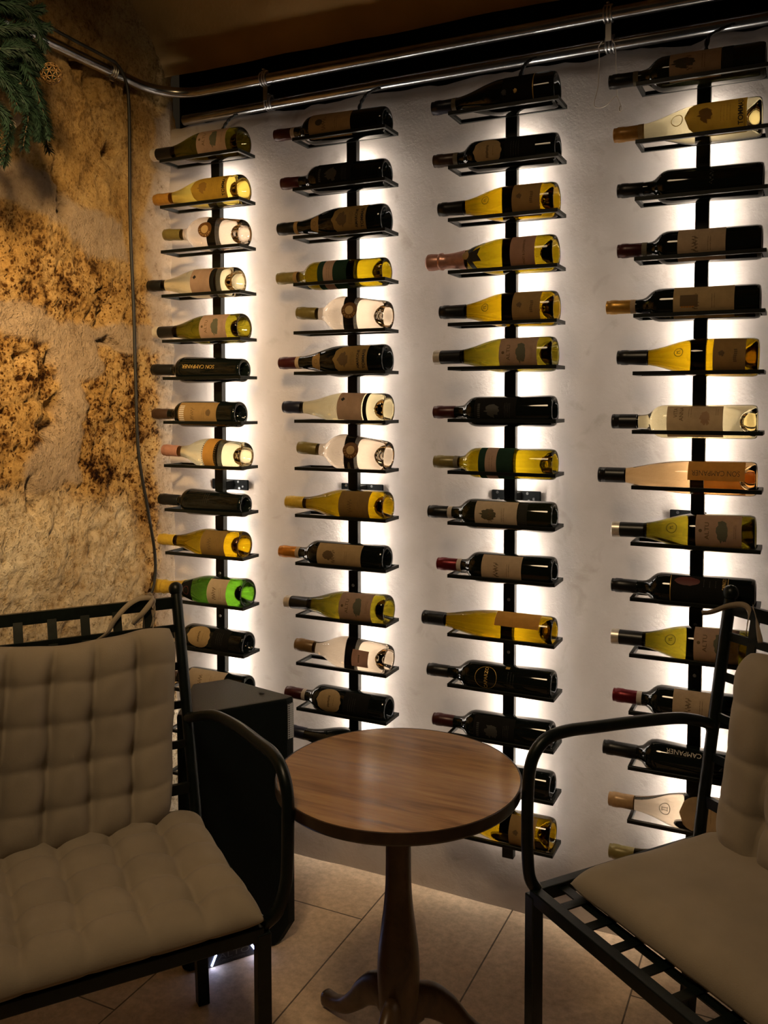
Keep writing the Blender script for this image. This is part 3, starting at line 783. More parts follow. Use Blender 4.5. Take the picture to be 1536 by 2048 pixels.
l = cream_label(b, 'ch', .327, .046, .110, 'cream', 11, 60, 5); nl = lab_(b, 'ch', .327, .170, .213, 75, 0, 'shield', 'dark', 0., 'neck_label'); ring('ch', .327, .012, .192, 5, .0012, M_REDPRINT, nl); strokes('ch', .327, [(-.008+.004*i, 0, .0028, .006) for i in range(4)], .245, 12, M_INK, b)
b = B(1, 12, 'bo', .125, .302, .006, 'blk', 'blk', 'dark bottle with oval cream shoulder label'); oval_label(b, 'bo', .302, .108, .186, 22, 3)
b = B(1, 13, 'bo', .124, .299, .0, 'blk', 'dwn', 'dark bottle half hidden by speaker, broad cream label'); cream_label(b, 'bo', .299, .065, .190, 'cream', 13, 60, 20)
# ---- rack 2
b = B(2, 1, 'bo', .124, .329, .006, 'blk', 'drd', 'dark bottle with beige label and round crest', band='white'); l = cream_label(b, 'bo', .329, .088, .208, 'tan', 2, 60, 6, tr=.05); blot('bo', .329, .0085, .0105, .178, 12, simple('crest_print', (.07, .06, .025), .7), l, seed=1, rough=.1)
b = B(2, 2, 'bo', .123, .308, .005, 'blk', 'drd', 'black bottle with faint dark printed label'); printed_dark(b, 'bo', .308, 3)
b = B(2, 3, 'bu', .121, .317, .002, 'blk', 'blk', 'dark bottle with arched tan label and neck shield', band='brown'); amarone(b, 'bu', .317)
b = B(2, 4, 'bo', .121, .321, .001, 'mus', 'olv', 'yellow green bottle with dark green banded label', band='brown')
def green_band(b, L, k=0.):
    patch('label', 'bo', L, .098+k, .182+k, 85, 0, 'rect', paper('paper_dgreen_5', PAP['dgreen'], .05), b)
    l = patch('label_strip', 'bo', L, .137+k, .165+k, 85, 0, 'rect', paper('paper_pink_20', PAP['pink'], .2), b, off=.0008); strokes('bo', L, script_lines(7, 2, .03, .006), .154+k, 4, M_TANPRINT, l)
green_band(b, .321, .0)
b = B(2, 5, 'mi', .125, .265, .020, 'ros', 'olv', 'stubby clear rose bottle with round brown medallion', cap_len=.058); medal(b, 'mi', .265, .090, 12)
b = B(2, 6, 'bu', .123, .318, -.002, 'blk', 'drd', 'dark bottle with arched tan label and neck shield', band='beige'); amarone(b, 'bu', .318)
b = B(2, 7, 'bu', .125, .309, .006, 'pal', 'dbl', 'pale straw bottle with pinkish label and black stripe', cap_len=.054); diamond_label(b, 'bu', .309, .044, .128, 18)
b = B(2, 8, 'mi', .125, .265, .018, 'ros', 'olv', 'stubby clear rose bottle with round brown medallion', cap_len=.058); medal(b, 'mi', .265, .088, 14)
b = B(2, 9, 'bu', .124, .302, -.001, 'yel', 'yel', 'golden bottle with tan label and yellow capsule'); cream_label(b, 'bu', .302, .038, .124, 'dtan', 9, 64, 4, tr=.3)
b = B(2, 10, 'bo', .121, .321, -.001, 'blk', 'org', 'dark bottle with tan label and orange capsule', band='beige'); l = cream_label(b, 'bo', .321, .060, .188, 'tan', 6, 60, 6, tr=.05); blot('bo', .321, .012, .015, .155, 10, M_TANPRINT, l, seed=8, rough=.5)
b = B(2, 11, 'bu', .1252, .307, -.006, 'olv', 'blk', 'olive green bottle with pale landscape label, silver cap', cap_style='silver_tip', cap_len=.074); altu(b, 'bu', .307, .034, .126, 18)
b = B(2, 12, 'rb', .1252, .277, .010, 'ros', 'brn', 'clear rose bottle with square tan label'); l = lab_(b, 'rb', .277, .042, .088, 30, 6, 'rect', 'rose', .4); strokes('rb', .277, [(-.008+.004*i, 0, .0028, .004) for i in range(5)], .068, 6, M_TANPRINT, l)
b = B(2, 13, 'bo', .1252, .309, .004, 'blk', 'drd', 'dark bottle with oval cream shoulder label', band='white'); oval_label(b, 'bo', .309, .124, .196, 14, 5)
b = B(2, 14, 'bu', .1252, .305, .014, 'blk', 'dbl', 'black bottle partly hidden behind the round tabletop')
# ---- rack 3
b = B(3, 1, 'bu', .122, .307, -.001, 'blk', 'dbl', 'black bottle with dark label edged in gold', band='grey'); l = lab_(b, 'bu', .307, .045, .120, 62, 10, 'rect', 'dark', 0.); strokes('bu', .307, [(0, 0, .08, .0022)], .047, 10, M_GOLDPRINT, l); blot('bu', .307, .005, .004, .088, -4, M_GOLDPRINT, l, seed=5, rough=.9); blot('bu', .307, .006, .006, .115, -4, M_FAINT, l, seed=7, rough=.9)
b = B(3, 2, 'bo', .125, .306, .006, 'blk', 'dwn', 'dark bottle with oval cream shoulder label', band='grey'); oval_label(b, 'bo', .306, .124, .194, 2, 6)
def vina(b, L, phc=4, t0=.030, t1=.096):
    l = lab_(b, 'bu', L, t0, t1, 66, phc, 'rect', 'brown', .12); strokes('bu', L, [(-.012+.004*i, .001*math.sin(i), .0026, .0065) for i in range(7)], t0+.02, phc, M_TANPRINT, l); blot('bu', L, .0055, .006, t1-.017, phc+6, M_TANPRINT, l, seed=3, rough=.9)
b = B(3, 3, 'bu', .123, .291, .004, 'yel', 'blk', 'golden bottle with brown label and shoulder emblem', cap_len=.066); vina(b, .291); emblem(b, 'bu', .291, .163, 10)
b = B(3, 4, 'ch', .122, .320, -.002, 'mus', 'rse', 'sparkling wine bottle with pink foil and black ribbon', cap_style='champagne', cap_len=.102)
l = lab_(b, 'ch', .320, .040, .098, 64, 4, 'rect', 'rose', .1); lettering('ch', .320, 'MOËT & CHANDON', .0062, .066, 4, M_TANPRINT, l, squash=.9)
lettering('ch', .320, 'MOËT', .010, .246, 8, simple('dark_rose_print', (.12, .04, .03), .5), b, along=True)
blot('ch', .320, .009, .009, .213, 14, simple('gold_seal', (.40, .26, .10), .45, .3), b, name='seal', rough=.05, off=.0022)
bm = bmesh.new()
for sgn in (-1, 1):
    pts = [wrap_pts('ch', .320, [(sgn*(.002+.036*k/6), -.004-.033*k/6*(1 if sgn > 0 else .75))], .205, 8, .0016)[0] for k in range(7)]
    pts2 = [wrap_pts('ch', .320, [(sgn*(.002+.034*k/6)-.001*sgn, .010-.020*k/6)], .205, 8, .0014)[0] for k in range(7)]
    A = [bm.verts.new(p) for p in pts]; C = [bm.verts.new(p) for p in pts2]
    for k in range(6): bm.faces.new((A[k], A[k+1], C[k+1], C[k]))
q = [wrap_pts('ch', .320, [(a, c)], .196, 8, .0022)[0] for a, c in ((-.014, .006), (.006, .010), (.014, -.022), (.0, -.016), (-.012, -.026))]
bm.faces.new([bm.verts.new(p) for p in q])
bm_obj('ribbon', bm, simple('black_satin_ribbon', (.012, .012, .011), .45), b)
b = B(3, 5, 'bu', .125, .289, .003, 'yel', 'blk', 'golden bottle with brown label and shoulder emblem', cap_len=.066); vina(b, .289); emblem(b, 'bu', .289, .165, 8)
b = B(3, 6, 'bu', .122, .300, -.002, 'olv', 'blk', 'olive green bottle with pale landscape label, silver cap', cap_style='silver_tip', cap_len=.074); altu(b, 'bu', .300, .034, .124, 6)
b = B(3, 7, 'bo', .123, .303, -.004, 'blk', 'drd', 'black bottle with faint dark printed label'); printed_dark(b, 'bo', .303, 6)
b = B(3, 8, 'bo', .124, .303, -.001, 'mus', 'olv', 'yellow green bottle with dark green banded label', band='grey'); green_band(b, .303, -.004)
b = B(3, 9, 'bo', .124, .318, -.002, 'drk', 'blk', 'dark bottle with cream crest label, greenish base', band='white'); l = cream_label(b, 'bo', .318, .082, .186, 'cream', 15, 60, 4, tr=.1); blot('bo', .318, .013, .019, .152, 6, simple('crest_print', (.07, .06, .025), .7), l, seed=4, rough=.6); patch('label_strip', 'bo', .318, .058, .080, 60, 4, 'rect', paper('paper_grey_0', (.035, .034, .028), 0.), b)
b = B(3, 10, 'bo', .125, .295, -.002, 'blk', 'red', 'dark bottle with cream label and red capsule', band='white'); cream_label(b, 'bo', .295, .072, .170, 'beige', 17, 62, 4)
b = B(3, 11, 'ri', .1252, .333, .003, 'yel', 'blk', 'slender golden bottle with orange tan upper label', cap_style='screw', cap_len=.058); lab_(b, 'ri', .333, .030, .138, 36, 52, 'rect', 'orange', .25)
b = B(3, 12, 'bo', .1252, .321, -.002, 'blk', 'blk', 'black bottle with gold ring and lettering'); 
l = ring('bo', .321, .0275, .158, 14, .0010, M_GOLDPRINT, b, name='label_ring'); lettering('bo', .321, 'CAPARZO', .0085, .158, 14, M_GOLDPRINT, l, squash=.95, bold=.01); strokes('bo', .321, script_lines(19, 3, .034, .007), .104, 14, M_FAINT, b); strokes('bo', .321, [(.0, 0, .007, .010)], .108, 62, M_GOLDPRINT, b)
b = B(3, 13, 'bo', .123, .304, -.004, 'blk', 'drd', 'black bottle with dark red capsule, faint label'); printed_dark(b, 'bo', .304, 9)
b = B(3, 14, 'bo', .124, .305, .0, 'blk', 'blk', 'black bottle seen between tabletop and armrest')
b = B(3, 15, 'bu', .1252, .305, .0, 'yel', 'blk', 'golden bottle with brown label below the tabletop'); vina(b, .305, 6, .034, .098)
# ---- rack 4
b = B(4, 1, 'bo', .1252, .320, .002, 'drk', 'blk', 'dark bottle with beige crest label', band='grey'); l = cream_label(b, 'bo', .320, .085, .188, 'beige', 22, 60, 10, tr=.05); blot('bo', .320, .0115, .0215, .158, 10, simple('crest_print', (.07, .06, .025), .7), l, seed=6, rough=.7); patch('label_strip', 'bo', .320, .062, .083, 60, 10, 'rect', paper('paper_grey_0', (.035, .034, .028), 0.), b)
b = B(4, 2, 'bu', .120, .303, -.001, 'clr', 'amb', 'clear yellow bottle with golden pointed label', band='brown'); tommasi_white(b, 'bu', .303, 10)
wr = ring('bu', .303, .0125, .166, 8, .0016, simple('embossed_gold', (.75, .55, .16), .3), b)
b = B(4, 3, 'bo', .1252, .299, .006, 'blk', 'blk', 'plain black bottle with faint signature'); strokes('bo', .299, [(-.016+.0025*i, .003*math.sin(i*1.7), .0016, .003) for i in range(13)], .10, 14, M_FAINT, b)
b = B(4, 4, 'bo', .125, .297, .002, 'blk', 'drd', 'dark bottle with cream label and dark red capsule', band='grey'); cream_label(b, 'bo', .297, .070, .166, 'beige', 17, 64, 0)
b = B(4, 5, 'bo', .124, .319, .001, 'blk', 'gold', 'dark bottle with tan label and gold capsule', band='beige'); l = cream_label(b, 'bo', .319, .050, .172, 'tan', 25, 64, 4, tr=.04); strokes('bo', .319, [(-.002, .0, .024, .036)], .140, 10, M_TANPRINT, l); strokes('bo', .319, [(0, -.006+.0055*i, .003, .004) for i in range(5)], .138, -14, M_ORANGEPRINT, l)
b = B(4, 6, 'bu', .122, .292, .006, 'yel', 'blk', 'golden bottle with brown label and shoulder emblem', cap_len=.066); vina(b, .292, 4, .024, .088); emblem(b, 'bu', .292, .158, 16)
b = B(4, 7, 'bo', .122, .301, -.001, 'pal', 'blk', 'pale straw bottle with tan label and black cap', cap_style='screw', cap_len=.054); l = lab_(b, 'bo', .301, .066, .180, 64, 2, 'rect', 'beige', .45)
lettering('bo', .301, 'VITA', .008, .162, 34, M_TANPRINT, l); lettering('bo', .301, 'ANNA', .008, .150, 30, M_TANPRINT, l); strokes('bo', .301, script_lines(31, 2, .022, .005), .135, 34, M_TANPRINT, l); blot('bo', .301, .014, .010, .102, 14, simple('light_brown_print', (.36, .22, .12), .7), l, seed=7, rough=.8); strokes('bo', .301, script_lines(33, 2, .016, .004), .080, 36, M_TANPRINT, l)
b = B(4, 8, 'ri', .123, .331, -.001, 'sal', 'blk', 'slender salmon rose bottle with orange label', cap_style='screw', cap_len=.058)
l = lab_(b, 'ri', .331, .022, .136, 38, 34, 'rect', 'orange', .35); lettering('ri', .331, 'SON CAMPANER', .0115, .080, 20, M_TANPRINT, l, along=True, squash=.78)
patch('back_label', 'ri', .331, .026, .108, 42, 168, 'rect', paper('paper_orange_35', PAP['orange'], .35), b)
b = B(4, 9, 'bu', .123, .299, -.006, 'olv', 'blk', 'olive green bottle with pale landscape label, silver cap', cap_style='silver_tip', cap_len=.074); altu(b, 'bu', .299, .026, .118, 14); emblem(b, 'bu', .299, .168, 22, .0115)
b = B(4, 10, 'bo', .125, .302, -.002, 'blk', 'blk', 'black bottle with gold framed label and red crest'); l = lab_(b, 'bo', .302, .052, .172, 62, 10, 'rect', 'dark', 0.)
strokes('bo', .302, [(0, .0585, .076, .0014), (0, -.0585, .076, .0014), (-.0375, 0, .0014, .118)], .112, 10, M_GOLDPRINT, l); blot('bo', .302, .011, .026, .136, 46, M_REDPRINT, l, seed=2, rough=.15); lettering('bo', .302, 'CAPARZO', .0075, .061, 44, M_GOLDPRINT, l, squash=.6); strokes('bo', .302, script_lines(35, 3, .016, .012), .102, 40, M_FAINT, l)
b = B(4, 11, 'bu', .121, .296, -.002, 'olv', 'blk', 'golden green bottle with pale landscape label, silver cap', cap_style='silver_tip', cap_len=.074); altu(b, 'bu', .296, .026, .116, 22); emblem(b, 'bu', .296, .165, 24, .0115)
b = B(4, 12, 'bo', .121, .292, .001, 'blk', 'red', 'dark bottle with cream label and bright red capsule', band='white'); cream_label(b, 'bo', .292, .070, .158, 'beige', 17, 62, 14)
b = B(4, 13, 'ta', .121, .313, .005, 'blk', 'blk', 'black bottle with inverted white lettering along its top', cap_len=.075); lettering('ta', .313, 'SON CAMPANER', .0105, .118, 46, M_PALEPRINT, b, along=True, squash=.95)
b = B(4, 14, 'bu', .121, .299, -.004, 'ros', 'tan', 'clear rose bottle with laurel emblem and tan label'); l = lab_(b, 'bu', .299, .030, .140, 66, 20, 'arch', 'tan', .4); strokes('bu', .299, script_lines(41, 3, .026, .010), .095, 20, M_TANPRINT, l)
e_ = ring('bu', .299, .0125, .172, 22, .0018, M_PALEPRINT, b); strokes('bu', .299, [(-.0022, 0, .0014, .010), (.0022, 0, .0014, .010), (0, .006, .009, .0014), (0, -.006, .009, .0014)], .172, 22, M_PALEPRINT, e_)
b = B(4, 15, 'bu', .121, .297, -.004, 'olv', 'olv', 'bottle with olive gold capsule peeking past seat cushion')

# ------------------------------------------------------------------ round table
def mat_wood(name, c1, c2, c3, rough, scale=1., ang=0.):
    m, nt, out = new_mat(name); b = pbsdf(nt, out, c2, rough, 0, .5)
    N = nt.nodes; L = nt.links; tc = N.new('ShaderNodeTexCoord')
    mp = N.new('ShaderNodeMapping'); mp.inputs['Scale'].default_value = (2.2*scale, 26*scale, 12*scale); mp.inputs['Rotation'].default_value = (0, 0, ang)
    L.new(tc.outputs['Object'], mp.inputs['Vector'])
    n1 = N.new('ShaderNodeTexNoise'); n1.inputs['Scale'].default_value = 1.3; n1.inputs['Detail'].default_value = 8; n1.inputs['Roughness'].default_value = .62; n1.inputs['Distortion'].default_value = .6
    n2 = N.new('ShaderNodeTexNoise'); n2.inputs['Scale'].default_value = 7; n2.inputs['Detail'].default_value = 5
    L.new(mp.outputs[0], n1.inputs['Vector']); L.new(mp.outputs[0], n2.inputs['Vector'])
    r = N.new('ShaderNodeValToRGB'); e = r.color_ramp.elements; e.new(.5)
    for k, (p, c) in enumerate(((.34, c1), (.48, c2), (.66, c3))): e[k].position = p; e[k].color = (*c, 1)
    L.new(n1.outputs['Fac'], r.inputs['Fac'])
    r2 = N.new('ShaderNodeValToRGB'); e = r2.color_ramp.elements; e[0].position = .25; e[0].color = (.7, .66, .6, 1); e[1].position = .55; e[1].color = (1, 1, 1, 1)
    L.new(n2.outputs['Fac'], r2.inputs['Fac'])
    mx = N.new('ShaderNodeMix'); mx.data_type = 'RGBA'; mx.blend_type = 'MULTIPLY'; mx.inputs[0].default_value = .7
    L.new(r.outputs[0], mx.inputs[6]); L.new(r2.outputs[0], mx.inputs[7]); L.new(mx.outputs[2], b.inputs['Base Color'])
    bp = N.new('ShaderNodeBump'); bp.inputs['Strength'].default_value = .06; bp.inputs['Distance'].default_value = .001
    L.new(n2.outputs['Fac'], bp.inputs['Height']); L.new(bp.outputs[0], b.inputs['Normal'])
    return m
TX, TY, TZ, TR = -.697, -.602, .588, .2360
table = tag(empty('round_table', (TX, TY, 0)), 'small round brown wooden pedestal table between the two armchairs', 'table')
bm = bmesh.new()
add_lathe(bm, [(0, TZ-.0005), (TR-.0025, TZ-.0005), (TR-.0025, TZ-.02), (0, TZ-.02)], 96)
sharp(bm_obj('tabletop', bm, mat_wood('oiled_oak', (.17, .080, .025), (.30, .158, .054), (.40, .225, .085), .19, 1., R(12)), table), 30)
bm = bmesh.new()
add_lathe(bm, [(TR-.0025, TZ-.001), (TR-.0005, TZ), (TR+.001, TZ-.0008), (TR+.0015, TZ-.004), (TR+.0010, TZ-.020), (TR-.0015, TZ-.024), (TR-.012, TZ-.026), (0, TZ-.026), (0, TZ-.021), (TR-.0025, TZ-.021), (TR-.0025, TZ-.001)], 96)
tag(sharp(bm_obj('rim', bm, simple('dark_stained_edge', (.030, .016, .008), .35, noise_amt=.3), table), 30), label='dark stained rim')
M_LEG = mat_wood('dark_walnut', (.050, .026, .010), (.085, .046, .018), (.12, .066, .028), .38, .8)
bm = bmesh.new()
pr = [(0, TZ-.027), (.05, TZ-.027), (.05, TZ-.032), (.0245, TZ-.040), (.0245, TZ-.13), (.0250, TZ-.20), (.0262, TZ-.232), (.0290, TZ-.265), (.0340, TZ-.305), (.0395, TZ-.350), (.0415, TZ-.390), (.0405, TZ-.430), (.0375, TZ-.470), (.0340, TZ-.500), (.0320, TZ-.515), (.012, TZ-.52), (0, TZ-.52)]
P = smooth_path([(a, 0, z) for a, z in pr[3:-2]], 4)
add_lathe(bm, [pr[0], pr[1], pr[2]]+[(p.x, p.z) for p in P]+pr[-2:], 48)
sharp(bm_obj('column', bm, M_LEG, table), 40)
for ang in (157, 37, 277):
    a = R(ang); ca, sa = math.cos(a), math.sin(a)
    path = smooth_path([(.020, 0, .120), (.055, 0, .128), (.095, 0, .105), (.130, 0, .068), (.165, 0, .038), (.200, 0, .024), (.232, 0, .018)], 5)
    hw = [.017, .017, .016, .015, .0145, .0145, .0155]; hh = [.042, .036, .028, .021, .017, .015, .0165]
    bm = bmesh.new(); n = len(path); rings = []
    for i, p in enumerate(path):
        q = i/(n-1)*6; k = min(5, int(q)); f = q-k
        w = hw[k]+(hw[k+1]-hw[k])*f; h = hh[k]+(hh[k+1]-hh[k])*f
        T = (path[min(i+1, n-1)]-path[max(i-1, 0)]).normalized(); Nn = Vector((-T.z, 0, T.x)); ring_ = []
        for j in range(16):
            t_ = 2*PI*j/16; cx, cy = math.cos(t_), math.sin(t_)
            cx = math.copysign(abs(cx)**.75, cx); cy = math.copysign(abs(cy)**.75, cy)
            v = p+Nn*(h*cy)+Vector((0, w*cx, 0)); v.z = max(v.z, .0005)
            ring_.append(bm.verts.new((v.x*ca-v.y*sa, v.x*sa+v.y*ca, v.z)))
        rings.append(ring_)
    for r0, r1 in zip(rings, rings[1:]):
        for j in range(16): bm.faces.new((r0[j], r0[(j+1) % 16], r1[(j+1) % 16], r1[j]))
    bm.faces.new(rings[0][::-1]); bm.faces.new(rings[-1])
    bm_obj('leg', bm, M_LEG, table)

# ------------------------------------------------------------------ armchairs
def mat_linen(name, c):
    m, nt, out = new_mat(name); b = pbsdf(nt, out, c, .95, 0, .1)
    b.inputs['Sheen Weight'].default_value = .15
    N = nt.nodes; L = nt.links; tc = N.new('ShaderNodeTexCoord')
    n1 = N.new('ShaderNodeTexNoise'); n1.inputs['Scale'].default_value = 9; n1.inputs['Detail'].default_value = 5
    n2 = N.new('ShaderNodeTexNoise'); n2.inputs['Scale'].default_value = 420; n2.inputs['Detail'].default_value = 3
    for n in (n1, n2): L.new(tc.outputs['Object'], n.inputs['Vector'])
    r = N.new('ShaderNodeValToRGB'); e = r.color_ramp.elements
    e[0].position = .3; e[0].color = (*[x*.86 for x in c], 1); e[1].position = .7; e[1].color = (*[x*1.08 for x in c], 1)
    L.new(n1.outputs['Fac'], r.inputs['Fac']); L.new(r.outputs[0], b.inputs['Base Color'])
    bp = N.new('ShaderNodeBump'); bp.inputs['Strength'].default_value = .25; bp.inputs['Distance'].default_value = .0012
    ad = N.new('ShaderNodeMath'); ad.operation = 'MULTIPLY_ADD'; ad.inputs[1].default_value = 3.; L.new(n1.outputs['Fac'], ad.inputs[0]); L.new(n2.outputs['Fac'], ad.inputs[2])
    L.new(ad.outputs[0], bp.inputs['Height']); L.new(bp.outputs[0], b.inputs['Normal'])
    return m
M_LINEN = mat_linen('beige_linen', (.29, .24, .175))
M_TIE = mat_linen('linen_tie', (.26, .21, .15))
CW, CD, SZ = .545, .42, .388
LEAN = .155
def back_y(z):           # rear posts lean back above the seat
    return 0. if z <= .39 else -LEAN*((z-.39)/.485)**1.05
def armchair(origin, ang, label, fl):
    t = tag(empty('iron_armchair', (*origin, 0), (0, 0, ang)), label, 'chair', 'black wrought iron armchairs')
    for x in (0, CW):
        bm = bmesh.new(); add_tube(bm, [(x, CD, 0), (x, CD, SZ-.012)], .0125, square=True); bevel(bm_obj('leg', bm, M_IRON, t, smooth=False), .002, 2)
        bm = bmesh.new(); add_tube(bm, [(x, .03, 0), (x, .006, .25), (x, 0, SZ-.006)], .0125, square=True); bevel(bm_obj('leg', bm, M_IRON, t, smooth=False), .002, 2)
        bm = bmesh.new()
        P = [Vector((x, back_y(z), z)) for z in (SZ-.005, .42, .5, .6, .7, .8, .862)]
        add_tube(bm, P, .0125, 12); bmesh.ops.create_uvsphere(bm, u_segments=16, v_segments=10, radius=.0165, matrix=Matrix.Translation((x, back_y(.874), .874)))
        sharp(bm_obj('back_post', bm, M_IRON, t), 60)
        s = -fl if x == 0 else fl
        bm = bmesh.new()
        pts = [(x, back_y(.602)+.004, .602), (x+s*.004, -.02, .616), (x+s*.014, .05, .638), (x+s*.021, .16, .650), (x+s*.023, .28, .658), (x+s*.024, .345, .662), (x+s*.024, .388, .657), (x+s*.024, .415, .640), (x+s*.024, .430, .610), (x+s*.023, .435, .56), (x+s*.022, .436, .50), (x+s*.020, .435, .455), (x+s*.013, .430, .41), (x+s*.004, CD-.004, .385), (x+s*.0, CD-.008, .376)]
        add_tube(bm, smooth_path(pts, 4), .0115, 12); sharp(bm_obj('armrest', bm, M_IRON, t), 60)
    # seat: rails and woven straps
    bm = bmesh.new()
    for a, b_ in (((0, CD, 0), (CW, CD, 0)), ((0, 0, 0), (CW, 0, 0)), ((0, 0, 0), (0, CD, 0)), ((CW, 0, 0), (CW, CD, 0))):
        add_bar(bm, Vector(a)+Vector((0, 0, SZ-.0125)), Vector(b_)+Vector((0, 0, SZ-.0125)), .022, .025)
    bevel(bm_obj('seat_rail', bm, M_IRON, t, smooth=False), .002, 2)
    n = 7
    for i in range(1, n+1):
        bm = bmesh.new(); x = CW*i/(n+1); add_box(bm, (x, CD/2, SZ-.006), (.019, CD-.015, .003)); bm_obj('seat_strap', bm, M_IRON, t, smooth=False)
    for i in range(1, 7):
        bm = bmesh.new(); y = CD*i/7; add_box(bm, (CW/2, y, SZ-.0095), (CW-.015, .019, .003)); bm_obj('seat_strap', bm, M_IRON, t, smooth=False)
    # back: rails and flat uprights
    for z, hgt in ((.845, .026), (.462, .022)):
        bm = bmesh.new(); add_bar(bm, (0, back_y(z), z), (CW, back_y(z), z), .010, hgt); bm_obj('back_rail', bm, M_IRON, t, smooth=False)
    for i in range(1, 8):
        bm = bmesh.new(); x = CW*i/8-.004*(i-4)*0; add_bar(bm, (x, back_y(.465), .465), (x, back_y(.845), .845), .019, .006, up=(0, 1, 0)); bm_obj('back_slat', bm, M_IRON, t, smooth=False)
    for z in (.55, .63, .71, .79):
        bm = bmesh.new(); add_bar(bm, (0, back_y(z), z), (CW, back_y(z), z), .006, .017); bm_obj('back_rail', bm, M_IRON, t, smooth=False)
    return t
angL = math.atan2(-.6, .8)-PI/2; angR = math.atan2(-.79, -.61)-PI/2
OL = (-1.181, -.602); OR_ = (.2497, -.5597); SR = 1.035
armchair(OL, angL, 'left wrought iron armchair in front of the speaker, tufted cushions', 1.9)
LEAN = .08
right_chair = armchair(OR_, angR, 'right wrought iron armchair at the table, smooth seat cushion', .05)
right_chair.scale = (1, 1, SR)

def pillow(name, w, h, th, nxt, nyt, deep, soft, parent_mat, seedv, edge=.055, res=96, sag=None, shear=0., rnd_=.02):
    """cushion in local XY (w x h), thickness along Z, with tuft grooves"""
    nx = res; ny = int(res*h/w); V = {}; vs = []; fs = []
    def height(u, v):
        e = (1-abs(2*u-1)**8)**.5*(1-abs(2*v-1)**8)**.5
        eu = min(u, 1-u)*w; ev = min(v, 1-v)*h
        rim = math.sqrt(max(0, 1-(1-min(1, eu/edge))**2))*math.sqrt(max(0, 1-(1-min(1, ev/edge))**2))
        g = 0.
        if nxt:
            wu = u+.010*noise.noise((u*5, v*7, seedv)); wv = v+.012*noise.noise((u*7, v*5, seedv+3))
            fu = abs((wu*nxt+.5) % 1-.5)*w/nxt; fv = abs((wv*nyt+.5) % 1-.5)*h/nyt
            in_u = sstep(.02, .06, min(wu, 1-wu)*w); in_v = sstep(.015, .05, min(wv, 1-wv)*h)
            gu = math.exp(-(fu/.011)**1.3)*in_u; gv = math.exp(-(fv/.010)**1.3)*in_v
            dip = math.exp(-((fu**2+fv**2)/.022**2))
            g = deep*(soft[0]*gu*(.65+.35*in_v)+soft[1]*gv)+deep*.42*dip*in_u*in_v
            g = min(g, .92)
        wob = .10*noise.noise((u*3.1, v*3.1, seedv+9))+.05*noise.noise((u*11, v*9, seedv+2))
        return th*.5*max(0., rim*(1-g+wob*(1 if nxt else .35)))
    for side in (1, -1):
        for j in range(ny+1):
            for i in range(nx+1):
                if side == -1 and (i in (0, nx) or j in (0, ny)): V[(side, i, j)] = V[(1, i, j)]; continue
                # denser near the edges
                u = .5-.5*math.cos(PI*i/nx)*1.0; u = .35*u+.65*i/nx
                v = .5-.5*math.cos(PI*j/ny); v = .35*v+.65*j/ny
                z = height(u, v)*(1 if side == 1 else .55)*side
                pinch = .012*math.sin(u*PI)*0
                x = (u-.5)*w*(1-.028*math.sin(PI*v)-rnd_*abs(2*v-1)**6); y = (v-.5)*h*(1-.024*math.sin(PI*u)-rnd_*abs(2*u-1)**6)
                x += .004*noise.noise((u*4, v*6, seedv+5)); y += .004*noise.noise((u*6, v*4, seedv+6))
                x += shear*(.5-v)
                if sag: y -= sag*v*math.sin(PI*u)
                V[(side, i, j)] = len(vs); vs.append((x, y, z))
    for side in (1, -1):
        for j in range(ny):
            for i in range(nx):
                q = (V[(side, i, j)], V[(side, i+1, j)], V[(side, i+1, j+1)], V[(side, i, j+1)])
                fs.append(q if side == 1 else q[::-1])
    return raw_obj(name, vs, fs, M_LINEN, None, smooth=True)

def chair_mat(origin, ang): return Matrix.Translation((*origin, 0)) @ Matrix.Rotation(ang, 4, 'Z')
def place(o, M):
    o.matrix_world = M; return o
CL = chair_mat(OL, angL); CR = chair_mat(OR_, angR) @ Matrix.Diagonal((1, 1, SR, 1))
def ribbon(pts, w, parent, up=(0, 0, 1), name='tie'):
    P = smooth_path(pts, 6); bm = bmesh.new(); A = []; C = []
    n = len(P)
    for i, p in enumerate(P):
        T = (P[min(i+1, n-1)]-P[max(i-1, 0)]).normalized(); a = i/(n-1)*2.6
        u = Vector(up); s = (u-T*u.dot(T))
        if s.length < .05: s = T.orthogonal()
        s.normalize(); s = Matrix.Rotation(.5*math.sin(a*2), 3, T) @ s
        A.append(bm.verts.new(p+s*w/2)); C.append(bm.verts.new(p-s*w/2))
    for i in range(n-1): bm.faces.new((A[i], A[i+1], C[i+1], C[i]))
    o = bm_obj(name, bm, M_TIE, parent)
    sm = o.modifiers.new('thickness', 'SOLIDIFY'); sm.thickness = .0012; sm.offset = 0
    return o
def back_cushion(C, x0, x1, z0, z1, seedv, label, nxt, nyt, th=.085, shear=0., sag=.0, soft=(1.1, .22)):
    lean = math.atan2(LEAN, .485); h = (z1-z0)/math.cos(lean)
    o = pillow('back_cushion', x1-x0, h, th, nxt, nyt, .50, soft, M_LINEN, seedv, sag=sag, shear=shear, rnd_=.085)
    zc = (z0+z1)/2
    # local x -> -chair x keeps the puffed face (+z) turned to the front (+chair y)
    Mx = Matrix(((-1, 0, 0), (0, -math.sin(lean), math.cos(lean)), (0, math.cos(lean), math.sin(lean)))).to_4x4()
    place(o, C @ Matrix.Translation(((x0+x1)/2, back_y(zc)+.035, zc)) @ Mx)
    tag(o, label, 'cushion', 'beige linen chair cushions')
    return o, C @ Matrix.Translation(((x0+x1)/2, back_y(zc)+.035, zc)) @ Mx
